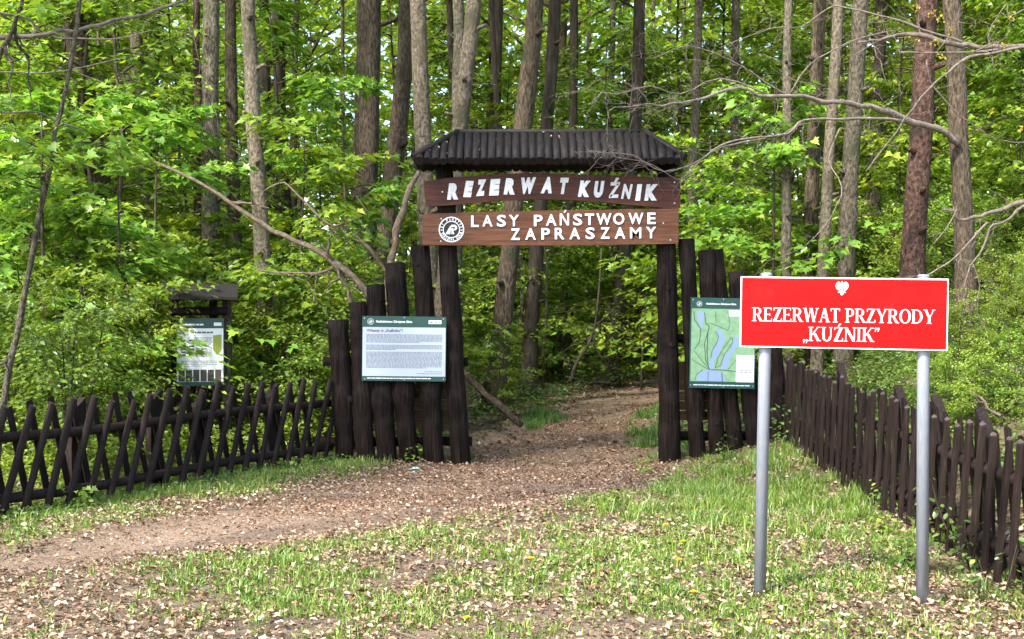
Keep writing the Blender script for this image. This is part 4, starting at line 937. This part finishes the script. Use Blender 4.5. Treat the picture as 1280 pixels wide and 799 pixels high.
def branch(parent, pts, Ys, r0, r1, rng, tw=0, L=.5, mat='twig', name='branch', depth=1, droop=0.0, rt=None):
    ln = smooth_line(px_line(pts, Ys, parent.location), 3); n = len(ln)
    ln = [p + Vector((rng.gauss(0, 1), rng.gauss(0, 1), rng.gauss(0, 1))) * r0 * .35 if 0 < i < n - 1 else p for i, p in enumerate(ln)]
    mb = MB(); mb.tube(ln, [(r0 + (r1 - r0) * i / (n - 1)) * rng.uniform(.88, 1.14) for i in range(n)], 7, rough=.08, rng=rng)
    if tw: twiggy(mb, ln[max(1, n // 6):], rt or max(r1 * .7, .0035), rng, tw, L, depth, droop)
    return mb.build(name, M[mat], parent)
rbr = random.Random(15)
def edge_tree(x, y, h, r, label, at, sc, bark='bark_grey', crown=True):
    b = Vector((x, y, hz(x, y) - .1)); o = empty('edge_tree', b, label, 'tree')
    pts = wander((0, 0, 0), (.3, .2, h), 14, .006, rbr); mb = MB(); mb.tube(pts, [r * (1 - .6 * i / 14) * (1.5 if i == 0 else 1) for i in range(15)], 14, rough=.05, rng=rbr); mb.build('trunk', M[bark], o)
    if crown:
        lm, cm = CANOPY[1]
        for nm, me in (('crown', cm), ('limbs', lm)):
            c = bpy.data.objects.new(nm, me); link(c, o); c.location = (.1, .1, h * at); c.scale = (sc, sc, sc * .8)
    return o
et = edge_tree(-5.7, 10.4, 11, .13, 'tree at the clearing edge whose limb enters at the upper left corner', .62, .75)
edge_tree(-6.5, 7.7, 14, .17, 'tree beside the clearing left of the view that throws shade on the gate', .52, 1.15)
edge_tree(-5.5, 4.6, 18, .12, 'tall tree behind the viewer on the left that throws dappled shade on the map board', .6, 1.2)
bt = edge_tree(6.5, 12.8, 9, .15, 'nearly leafless tree reaching in from the right with grey bare branches', .5, 1, 'bark_grey', False)
for pts, Ys, r0, r1, tw, L in (
  ([(-237, 70), (-90, 52), (0, 47), (60, 45), (110, 35), (160, 22), (215, 8), (250, -10)], (10.6, 12), .030, .010, 5, .5),
  ([(-237, 30), (-60, 8), (0, 18), (30, 22), (55, 40), (78, 48), (140, 50), (190, 38)], (10.8, 12), .016, .006, 4, .4),
  ([(-237, 120), (-60, 96), (0, 90), (60, 91), (120, 80), (165, 70)], (10.9, 12), .010, .004, 3, .4),
  ([(-237, 165), (-40, 148), (0, 142), (45, 140), (70, 152), (110, 165)], (11, 12), .013, .005, 4, .4),
  ([(195, 20), (222, 18), (240, 40), (250, 80), (264, 118), (272, 150)], (12, 12.2), .006, .003, 4, .3)):
    branch(et, pts, Ys, r0, r1, rbr, tw, L)
for pts, Ys, r0, r1, tw, L in (
  ([(1450, 64), (1280, 57), (1225, 60), (1190, 54), (1150, 47), (1128, 43), (1100, 50), (1072, 53)], (12.9, 12.6), .036, .010, 8, .5),
  ([(1230, 60), (1190, 48), (1155, 38), (1118, 24), (1060, 11), (1035, 10), (1000, 34), (962, 36), (900, 60)], (12.8, 13.2), .014, .004, 10, .5),
  ([(1445, 85), (1300, 60), (1250, 65), (1210, 72), (1185, 90), (1160, 110), (1130, 150), (1100, 192), (1082, 214)], (12.6, 12.2), .018, .005, 5, .4),
  ([(1124, 66), (1170, 66), (1215, 66), (1250, 62)], (12.7, 12.8), .010, .012, 4, .4),
  ([(1158, 75), (1163, 102), (1185, 130), (1210, 152), (1250, 175), (1300, 178)], (12.6, 12.9), .008, .004, 2, .3),
  ([(1430, 225), (1290, 250), (1250, 262), (1225, 270), (1200, 277), (1192, 264), (1178, 262)], (12.7, 12.5), .026, .008, 6, .4),
  ([(1445, 215), (1330, 240), (1280, 258), (1262, 274), (1240, 282), (1233, 297), (1225, 318), (1214, 332), (1203, 364)], (12.5, 12.3), .020, .005, 6, .45),
  ([(1234, 278), (1215, 298), (1190, 325), (1165, 341), (1150, 346)], (12.5, 12.4), .011, .006, 3, .3),
  ([(1216, 330), (1224, 356), (1222, 392), (1236, 420)], (12.3, 12.4), .006, .003, 4, .4),
  ([(1196, 262), (1184, 284), (1166, 306)], (12.5, 12.5), .006, .003, 2, .2),
  ([(1445, 20), (1300, 10), (1262, 20), (1258, 5), (1235, 45), (1262, 60)], (12.6, 12.6), .006, .003, 4, .3)):
    branch(bt, pts, Ys, r0, r1, rbr, tw, L)
lv = Leaves(); ng = np.random.default_rng(8)
for (x, y) in ((1165, 18), (1176, 22), (1190, 40), (1142, 52), (1168, 55), (1176, 70), (1256, 56), (1262, 22), (1240, 138), (1274, 160), (1144, 10)):
    p = W(x, y, 12.65) - bt.location; n_ = 14
    lv.add(np.array(p) + ng.normal(0, .022, (n_, 3)), ng.normal(0, 1, (n_, 3)), ng.normal(0, 1, (n_, 3)), np.full(n_, .03))
link(bpy.data.objects.new('blossom', lv.mesh('blossom', T_OVAL, M['catkin'])), bt)
# dead limbs of the furrowed trunk on the bank, tangled in front of the gate roof
ft = [o for o in bpy.data.objects if o.type == 'EMPTY' and 'furrowed' in str(o.get('label', ''))][0]
for pts, Ys, r0, r1, tw, L in (
  ([(1198, 180), (1172, 162), (1140, 152), (1110, 141), (1075, 132), (1030, 128), (990, 122), (960, 119), (925, 112), (880, 120), (840, 131), (800, 131), (760, 140)], (16.1, 13.6), .045, .006, 34, .6),
  ([(1130, 152), (1090, 148), (1040, 150), (1005, 150), (985, 166), (950, 172), (905, 180), (868, 204), (830, 214), (790, 196), (745, 190)], (15.4, 13.5), .018, .004, 26, .5),
  ([(985, 121), (1010, 84), (1050, 58), (1090, 44), (1120, 38)], (14.9, 14.6), .012, .004, 4, .4),
  ([(1004, 152), (978, 168), (930, 178), (890, 190), (862, 214), (845, 224), (815, 206), (770, 196), (735, 188)], (15, 13.5), .012, .003, 20, .4),
  ([(1050, 160), (1035, 200), (1052, 232), (1040, 268), (1005, 308), (960, 326)], (15.2, 14.6), .009, .003, 7, .4),
  ([(988, 122), (940, 92), (905, 72), (860, 58), (820, 72)], (15, 14), .013, .004, 14, .5),
  ([(960, 119), (900, 98), (850, 118), (812, 108), (770, 118), (720, 108)], (14.8, 13.6), .010, .003, 18, .5)):
    branch(ft, pts, Ys, r0, r1, rbr, tw, L, depth=1)
def wood(name, label, pts, Ys, r0, r1, tw=0, L=.5, mat='deadwood'):
    p = W(*pts[-1], Ys[1]); o = empty(name, (p.x, p.y, hz(p.x, p.y)), label, 'branch'); branch(o, pts, Ys, r0, r1, rbr, tw, L, mat, 'limb'); return o
wood('fallen_branch', 'long pale dead branch slanting down towards the log palisade left of the gate', [(165, 192), (215, 212), (262, 235), (300, 262), (340, 288), (385, 308), (415, 325), (456, 362), (500, 430)], (15.6, 15.2), .014, .048, 5, .5)
wood('dead_branch', 'thin crooked dead branch behind the palisade logs', [(330, 240), (355, 228), (382, 254), (410, 280), (436, 288), (462, 312), (490, 350)], (16.6, 16.2), .012, .022, 5, .5)
wood('dead_branch', 'thin level dead branch crossing below the long pale one', [(322, 338), (352, 341), (395, 342), (425, 338), (445, 400)], (15.4, 15.3), .010, .02, 4, .4)
wood('dead_tree', 'pale leaning dead stem propped between the palisade and the gate board', [(524, 215), (512, 240), (500, 275), (489, 322), (478, 400)], (16.2, 16.2), .035, .055, 0)
wood('fallen_log', 'short fallen log sloping down behind the left gate post', [(556, 446), (588, 475), (620, 503), (652, 532)], (17.0, 16.4), .038, .045, 0, .5, 'bark_brown')
wood('dead_branch', 'dark crooked sapling stem leaning behind the gate opening', [(752, 310), (748, 370), (740, 420), (722, 452), (712, 478)], (20.5, 20.0), .014, .03, 6, .6, 'bark_dark')
wood('dead_branch', 'thin pale stick lying on the bank behind the right fence', [(1215, 490), (1230, 500), (1236, 512), (1252, 520)], (10.5, 10.2), .008, .012, 2, .2)
# dry brush heaped on the bank
bx0, by0 = 4.75, 12.6; db = empty('brush_heap', (bx0, by0, hz(bx0, by0)), 'heap of dry brown brushwood on the green bank behind the right fence', 'brushwood')
for i in range(26):
    mb = MB(); a = rbr.random() * 6.28; q = Vector((rbr.gauss(0, .5), rbr.gauss(0, .7), 0)); q.z = hz(bx0 + q.x, by0 + q.y) - db.location.z + rbr.uniform(.05, .3)
    e = q + Vector((math.cos(a), math.sin(a), rbr.uniform(-.2, .35))) * rbr.uniform(.4, .9); ln = wander(q, e, 5, .06, rbr)
    mb.tube(ln, [.007, .006, .005, .004, .003, .002], 4, caps=False); twiggy(mb, ln, .0025, rbr, 6, .3, 0); mb.build('stick', M['twig'], db)
# thin leaning trees at the left edge, with big young leaves
def leaner(label, pts, Ys, r0, r1, sprays):
    p = W(*pts[-1], Ys[1]); o = empty('leaning_sapling', (p.x, p.y, hz(p.x, p.y) - .05), label, 'sapling'); branch(o, pts, Ys, r1, r0, rbr, 3, .5, 'bark_grey', 'stem')
    lv = Leaves(); mb = MB()
    for (x, y, Y, n_, sz, ln_) in sprays:
        q = W(x, y, Y) - o.location
        for k in range(n_):
            a = rbr.random() * 6.28; st = q + Vector((rbr.gauss(0, .16), rbr.gauss(0, .2), rbr.gauss(0, .07)))
            spray(lv, st, (math.cos(a), math.sin(a), .05), ln_, 8, sz, ng, .2, .5, .3)
            mb.tube([st - Vector((math.cos(a), math.sin(a), .3)) * .12, st, st + Vector((math.cos(a), math.sin(a), -.1)) * ln_], [.005, .004, .002], 4, caps=False)
    if sprays:
        link(bpy.data.objects.new('foliage', lv.mesh('foliage', T_MAPLE, M['maple_pale'])), o); tag(mb.build('twigs', M['twig_dark'], o), kind='stuff')
leaner('thin bare-stemmed sapling leaning right across the left edge with large pale leaves', [(104, -20), (92, 60), (76, 140), (62, 210), (46, 290), (28, 390), (8, 480), (-8, 620)], (11.0, 11.2), .030, .018,
       [(100, 185, 11, 5, .125, .35), (140, 178, 11.2, 4, .12, .3), (60, 205, 10.8, 4, .12, .35), (20, 150, 10.4, 4, .125, .35), (15, 225, 10.6, 4, .12, .35), (75, 12, 11, 3, .12, .3), (10, 290, 10.6, 3, .12, .3)])
leaner('thin stem crossing the upper left corner', [(34, -20), (22, 20), (10, 50), (-6, 90), (-60, 300), (-110, 560)], (10.8, 11.2), .026, .016, [(-5, 130, 10.5, 3, .12, .3)])
# maples hanging in front of the trunks
for (x, Y, s, lab) in ((432, 19.0, 1.45, 'maple with hanging bright leaves in front of the very thick trunk'), (395, 17.3, 1.3, 'maple with layered leaves above the long pale dead branch'), (190, 17.4, 1.45, 'tall maple in front of the slim grey trunks left of the thick grey one'),
                       (40, 15.5, 1.45, 'maple with layered leaves at the left edge behind the fence'), (145, 15.8, 1.15, 'bright maple between the left edge and the roofed notice board'), (960, 19, 1.35, 'maple with pale leaves high above the left end of the red sign')):
    xx = (x - 640) * Y / FPX; place('maple_sapling', SAP_MED[0 if x != 395 else 1], xx, Y, s, lab, 'sapling', None, rp)
place('leafy_shrub', SHRUB[1], (140 - 640) * 14.6 / FPX, 14.6, 1.1, 'bush whose twigs cover the left part of the roofed notice board', 'bush', None, rp)
for (x, Y, s_, lab) in ((622, 18.6, .45, 'small maple veiling the thick trunk inside the gate opening'), (705, 25.0, .95, 'maple at the middle of the view through the gate'), (800, 23.5, .7, 'maple beside the right gate post beyond the path'), (520, 19.5, 1.0, 'maple between the palisade logs and the gate board'), (1110, 19.5, 1.2, 'maple between the smooth grey and the reddish trunk'), (900, 20.5, 1.3, 'maple right of the gate roof among slim trunks')):
    place('maple_sapling', SAP_MED[1 + int(x) % 2], (x - 640) * Y / FPX, Y, s_, lab, 'sapling', None, rp)
# seedlings
def make_seedling(h, nl, leaf, tm, mat, k):
    mb = MB(); lv = Leaves(); r_ = random.Random(k); n_ = np.random.default_rng(k)
    for s in range(3):
        a = r_.random() * 6.28; tip = Vector((math.cos(a) * h * .35, math.sin(a) * h * .35, h * r_.uniform(.7, 1))); ln = wander((0, 0, -.02), tip, 4, .05, r_); mb.tube(ln, [.004, .0035, .003, .002, .0015], 4, caps=False)
        for q in ln[1:]: spray(lv, q, (math.cos(a + r_.uniform(-1.5, 1.5)), math.sin(a + r_.uniform(-1.5, 1.5)), .2), leaf * 2.2, nl, leaf, n_, .2, .6, .4)
    return mb.mesh('seedling_stem', M['twig_dark']), lv.mesh('seedling_leaves', tm, M[mat])
SEED = [make_seedling(.34, 5, .06, T_MAPLE, 'maple_pale', 1), make_seedling(.3, 6, .04, T_OVAL, 'herb', 2), make_seedling(.22, 5, .055, T_MAPLE, 'maple_pale', 3)]
def on_ground(px, py):
    Y = 10.0
    for _ in range(30):
        x = (px - 640) * Y / FPX; z = float(gz(x, Y)); Yn = (EYE - z) * FPX / (py - HORIZON); Y += (Yn - Y) * .5
    return (px - 640) * Y / FPX, Y
for px, py, k, s, lab in ((112, 622, 0, 1.25, 'tall pale seedling at the foot of the left fence near its nearest slanted post'), (88, 640, 2, 1.0, 'small seedling left of the tall pale one at the fence foot'), (250, 592, 1, 1.2, 'leafy weed below the roofed notice board at the fence foot'), (232, 600, 0, .8, 'pale seedling beside the weed below the roofed notice board'),
                          (512, 578, 2, .9, 'small seedling below the text board'), (535, 572, 0, 1.0, 'seedling in front of the fifth palisade log'), (590, 578, 1, .6, 'green tuft at the foot of the left gate post'), (908, 578, 1, .9, 'weed at the foot of the right palisade'), (968, 552, 0, .9, 'pale seedling behind the left steel post'),
                          (1000, 548, 1, 2.0, 'knee-high leafy weed where the right fence meets the palisade'), (985, 556, 1, 1.4, 'lower weed left of the knee-high one'), (1100, 606, 1, 1.2, 'leafy weed at the middle of the right fence'), (1112, 640, 1, 1.0, 'weed by the right fence just left of the right steel post'), (1078, 590, 0, .7, 'pale seedling climbing the right fence pickets'),
                          (1190, 690, 1, 1.5, 'leafy weed between pickets right of the right steel post'), (1215, 718, 1, 1.0, 'small weed nearest to the viewer along the right fence'), (1133, 712, 2, 1.0, 'yellowish seedling left of the right steel post'), (1100, 668, 2, .7, 'tiny yellow-green seedling in the grass by the right fence'),
                          (760, 640, 2, .8, 'pale seedling in the middle of the grass'), (805, 592, 0, .6, 'pale seedling at the edge of the chips below the right gate post'), (28, 690, 1, 1.0, 'grey-green weed at the left edge of the clearing'), (1250, 760, 1, 1.2, 'weed in the lower right corner')):
    x, y = on_ground(px, py); sm, fm = SEED[k]; o = empty('seedling', (x, y, float(gz(x, y))), lab, 'plant', None, rbr.random() * 6.28); o.scale = (s, s, s)
    link(bpy.data.objects.new('stem', sm), o); link(bpy.data.objects.new('leaves', fm), o)
# grass clump by the right fence, dandelions, scrap of plastic
mb = MB(); st_m = MB(); st_m.tube([(0, 0, -.01), (.005, 0, .04), (.0, .006, .08)], [.0022, .002, .002], 5); STM = st_m.mesh('dandelion_stem', M['grass'])
hd = MB()
for k in range(26):
    a = k * 2.4; e = .25 + .9 * (k / 26); v = Vector((math.cos(a) * math.sin(e), math.sin(a) * math.sin(e), math.cos(e))) * .019; s_ = Vector((-math.sin(a), math.cos(a), 0)) * .0045
    hd.add([(0, 0, .08), (v + s_ * 1 + Vector((0, 0, .08)))[:], (v - s_ + Vector((0, 0, .08)))[:]], [(0, 1, 2)])
HDM = hd.mesh('dandelion_head', M['yellow'])
for px, py in ((583, 790), (664, 712), (854, 690), (867, 756), (849, 714), (962, 795), (832, 668)):
    x, y = on_ground(px, py); o = empty('dandelion', (x, y, float(gz(x, y))), 'small yellow dandelion flower in the patchy grass', 'flower', 'dandelions in the grass'); link(bpy.data.objects.new('stem', STM), o); link(bpy.data.objects.new('flower_head', HDM), o); o.scale = (1.3, 1.3, .8)
x, y = on_ground(516, 589); mb = MB(); mb.add([(-.07, 0, .012), (-.02, -.03, .03), (.05, -.02, .035), (.075, .01, .02), (.03, .035, .045), (-.04, .03, .02)], [(0, 1, 2, 3, 4, 5)]); mb.add([(-.07, 0, .002), (-.02, -.03, .012), (.05, -.02, .012), (.075, .01, .006), (.03, .035, .012), (-.04, .03, .006)], [(5, 4, 3, 2, 1, 0)])
o = mb.build('plastic_scrap', M['blue']); o.location = (x, y, float(gz(x, y))); tag(o, 'scrap of pale blue plastic lying in leaf litter below the text board', 'litter')
# ------------------------------------------------------------------ far wood, ground cover, litter, grass
def stuff(name, me, label, cat): return tag(link(bpy.data.objects.new(name, me)), label, cat, kind='stuff')
def scatter_xy(n, x0, x1, y0, y1, dens):
    out = []
    got = 0
    while got < n:
        x = RNG.uniform(x0, x1, n * 3); y = RNG.uniform(y0, y1, n * 3); k = RNG.random(n * 3) < dens(x, y)
        # only what the camera could see from here or from a step aside
        k &= np.abs(x) < y * .42 + 1.2
        out.append(np.stack([x[k], y[k]], -1)); got += int(k.sum())
        if len(out) > 60: break
    return np.concatenate(out)[:n]
n = 76000
x = RNG.uniform(-36, 36, n); y = RNG.uniform(46, 68, n); z = HT(x, y) + 24 * RNG.random(n) ** 1.05
keep = fnoise(x * .5, z * .5 + y * .2) > .30; x, y, z = x[keep], y[keep], z[keep]; n = len(x)
stuff('far_woodland', leaf_mesh('far_woodland', np.stack([x, y, z], -1), np.stack([RNG.normal(0, 1, n), RNG.normal(0, 1, n), -.3 * np.ones(n)], -1), np.array([0, 0, 1.0]) + RNG.normal(0, .5, (n, 3)), .36 + .32 * RNG.random(n), T_MID, M['canopy']),
      'far green foliage of the forest closing the view', 'woodland')

def dead_leaves(n, area, dens, smin, smax, name, label, tm=T_MID, mat='litter', lift=.012, curl=.55):
    p = scatter_xy(n, *area, dens); x, y = p[:, 0], p[:, 1]; n = len(x)
    z = gz(x, y) + lift * (.3 + RNG.random(n))
    a = RNG.random(n) * 6.28; f = np.stack([np.cos(a), np.sin(a), RNG.normal(0, .22, n)], -1); u = np.array([0, 0, 1.0]) + RNG.normal(0, .33, (n, 3))
    return stuff(name, leaf_mesh(name, np.stack([x, y, z], -1), f, u, smin + (smax - smin) * RNG.random(n) ** 1.6, tm, M[mat], curl), label, 'leaf litter')
def d_open(x, y): return np.where(pathd(x, y) < -.1, .12 + .2 * sstep(10, 13, y), .55 + .45 * (fnoise(x * 1.1, y * 1.1) > .5)) * (x < 3.3)
dead_leaves(64000, (-6, 3.4, 4.6, 15), d_open, .010, .050, 'leaf_litter', 'dry beige fallen leaves strewn over the clearing', T_DEAD, 'litter', .03, .6)
dead_leaves(16000, (-9, 9, 14.5, 30), lambda x, y: np.where(pathd(x, y) < 0, .5, .9), .03, .09, 'leaf_litter', 'brown fallen leaves on the forest floor behind the gate')
dead_leaves(9000, (3.3, 9, 6, 22), lambda x, y: (fnoise(x * .8 + 3, y * .8) > .52) * .9, .03, .08, 'leaf_litter', 'dry fallen leaves on the bank behind the right fence')
dead_leaves(45000, (-6, 4, 6, 21), lambda x, y: np.where(pathd(x, y) < -.05, .35 + .65 * (fnoise(x * 1.3 + 5, y * 1.3) > .45), .04) * (.12 + .88 * sstep(9, 12, y)), .010, .034, 'wood_chips', 'brown bark chips covering the trodden path', T_DIA, 'chip', .012, .3)

# fallen twigs
tw = MB(); rt_ = random.Random(63)
for p in scatter_xy(260, -5.5, 3.1, 5.2, 16, lambda x, y: .5 + 0 * x):
    a = rt_.random() * 6.28; L_ = rt_.uniform(.08, .4); q = Vector((p[0], p[1], 0)); e = q + Vector((math.cos(a) * L_, math.sin(a) * L_, 0)); ln = wander(q, e, 4, .06, rt_)
    for v in ln: v.z = float(gz(v.x, v.y)) + .012 + rt_.uniform(0, .012)
    r_ = rt_.uniform(.0018, .005); tw.tube(ln, [r_, r_, r_ * .9, r_ * .7, r_ * .4], 4, caps=False)
stuff('fallen_twigs', tw.mesh('fallen_twigs', M['twig']), 'thin dry twigs strewn over the clearing', 'twigs')
n = 70; u = RNG.random(n); x = xL + .1 + (xR_ - xL - .2) * RNG.random(n); yy = RY0 + (RYR - RY0) * u; ok = (yy - RY0) / (RYR - RY0) < np.clip(np.minimum((x - xL) / (rL - xL), (xR_ - x) / (xR_ - rR)), 0, 1)
x, yy, u = x[ok], yy[ok], u[ok]; n = len(x); a = RNG.random(n) * 6.28
me = leaf_mesh('roof_litter', np.stack([x - gl.x, yy - gl.y, zE + (zR - zE) * u + .065 - gl.z], -1), np.stack([np.cos(a), np.sin(a), .55 * np.sin(a)], -1), np.array([0, -.5, 1.0]) + RNG.normal(0, .25, (n, 3)), .02 + .03 * RNG.random(n), T_DEAD, M['litter'], .4)
tag(link(bpy.data.objects.new('roof_litter', me), gate), kind='stuff')
# grass in tufts
def grass(n_tuft, area, dens, per, hmin, hmax, name, label):
    p = scatter_xy(n_tuft, *area, dens); nt_ = len(p); k = RNG.integers(per[0], per[1], nt_)
    tid = np.repeat(np.arange(nt_), k); n = len(tid)
    hm = (hmin + (hmax - hmin) * RNG.random(nt_) ** 2)[tid] * (.55 + .6 * RNG.random(n))
    r = np.abs(RNG.normal(0, .035, n)); a = RNG.random(n) * 6.28
    x = p[tid, 0] + r * np.cos(a); y = p[tid, 1] + r * np.sin(a); z = gz(x, y) - .005
    a2 = a + RNG.normal(0, .7, n); lean = .15 + .55 * RNG.random(n)
    w = .0022 + .0028 * RNG.random(n)
    dx, dy = np.cos(a2), np.sin(a2); b = RNG.random(n) * 6.28; sx, sy = np.cos(b) * w, np.sin(b) * w
    P0 = np.stack([x, y, z], -1); m1 = P0 + np.stack([dx * hm * lean * .3, dy * hm * lean * .3, hm * .55], -1); t1 = P0 + np.stack([dx * hm * lean, dy * hm * lean, hm * (1 - .35 * lean)], -1)
    S = np.stack([sx, sy, np.zeros(n)], -1)
    V = np.stack([P0 - S, P0 + S, m1 + S * .8, m1 - S * .8, t1], 1); b5 = np.arange(n) * 5
    F = np.stack([b5, b5 + 1, b5 + 2, b5, b5 + 2, b5 + 3, b5 + 3, b5 + 2, b5 + 4], -1).reshape(-1)
    return stuff(name, mesh_np(name, V.reshape(-1, 3), F, np.full(n * 3, 3), M['grass']), label, 'grass')
def fence_d(x, y):
    t = np.clip(((x - FA[0]) * (FB[0] - FA[0]) + (y - FA[1]) * (FB[1] - FA[1])) / fl ** 2, 0, 1)
    return np.hypot(x - FA[0] - t * (FB[0] - FA[0]), y - FA[1] - t * (FB[1] - FA[1]))
def right_side(x, y): return sstep(-.1, .7, x - (-2.6 + (y - 6) * .30))
def d_grass(x, y):
    pd = pathd(x, y); c = fnoise(x * 1.6 + 60, y * 1.6); g = np.clip((c - .40) * 3.2, .05, 1) * (.5 + .5 * right_side(x, y))
    return g * sstep(.0, .5, pd) * (x < 3.4) * (.35 + .65 * sstep(5.6, 8.2, y))
grass(15000, (-6, 3.4, 4.8, 15), d_grass, (6, 13), .025, .095, 'grass', 'patchy green grass growing through the leaf litter')
def d_lush(x, y): return sstep(.15, .9, pathd(x, y)) * sstep(.2, 1.8, x) * sstep(7, 11.5, y) * (y < 14.3) * (x < 3.1) * np.clip((fnoise(x * 2.6 + 20, y * 2.6) - .42) * 4, .02, 1)
grass(1200, (-.2, 3.2, 7, 14.4), d_lush, (9, 18), .05, .22, 'grass', 'taller lush grass on the rise beside the gate and right fence')
grass(2200, (-6, -1.4, 8, 14.8), lambda x, y: np.clip(1 - fence_d(x, y) / 1.0, 0, 1) * (fnoise(x * 2, y * 2) > .4), (8, 16), .06, .16, 'grass', 'strip of grass along the foot of the left fence')
grass(500, (.2, 3.2, 15, 20), lambda x, y: (np.abs(pathd(x, y) - .15) < .35) * (fnoise(x * 2, y * 2) > .5), (8, 16), .08, .2, 'grass', 'grass tufts at the edge of the path behind the gate')
def herbs(n, area, dens, hmax, smin, smax, name, label, mat='herb', tm=T_OVAL):
    p = scatter_xy(n, *area, dens); x, y = p[:, 0], p[:, 1]; n = len(x)
    hh = hmax * (.25 + .9 * fnoise(x * 1.4, y * 1.4)) * RNG.random(n) ** .7
    a = RNG.random(n) * 6.28; f = np.stack([np.cos(a), np.sin(a), RNG.normal(-.1, .3, n)], -1); u = np.array([0, 0, 1.0]) + RNG.normal(0, .4, (n, 3))
    return stuff(name, leaf_mesh(name, np.stack([x, y, gz(x, y) + .01 + hh], -1), f, u, smin + (smax - smin) * RNG.random(n), tm, M[mat]), label, 'undergrowth')
herbs(140000, (3.3, 12, 6.2, 24), lambda x, y: sstep(3.35, 3.9, x) * (.10 + .90 * (fnoise(x * .9 + 8, y * .9) > .45)),   .34, .018, .062, 'undergrowth', 'dense green ground cover on the bank behind the right fence', 'herb', T_DIA)
herbs(42000, (-11, -2, 9, 24), lambda x, y: (np.where(y < 15, (fence_d(x, y) > .2) & ((x - FA[0]) * (FB[1] - FA[1]) - (y - FA[1]) * (FB[0] - FA[0]) < 0), True)) * (pathd(x, y) > .6) * (.2 + .8 * (fnoise(x * .9, y * .9) > .42)), .55, .03, .07, 'undergrowth', 'green undergrowth behind the criss-cross fence', 'shrub')
herbs(40000, (-3, 8, 15.8, 31), lambda x, y: sstep(.05, .7, pathd(x, y)) * np.clip((fnoise(x * .8 + 33, y * .8) - .36) * 4, 0, 1), .40, .03, .08, 'undergrowth', 'green undergrowth on the forest floor behind the gate')
herbs(5000, (-6, -1.2, 8, 14.9), lambda x, y: np.clip(1 - fence_d(x, y) / .6, 0, 1) ** 2 * (fnoise(x * 1.8 + 2, y * 1.8) > .42), .14, .02, .05, 'undergrowth', 'low weeds along the foot of the left fence')
herbs(5000, (-6, 3.2, 5.5, 14.6), lambda x, y: d_grass(x, y) * (fnoise(x * 2.4 + 9, y * 2.4) > .55), .05, .012, .035, 'undergrowth', 'small flat weeds dotted in the grass of the clearing')
#@@END
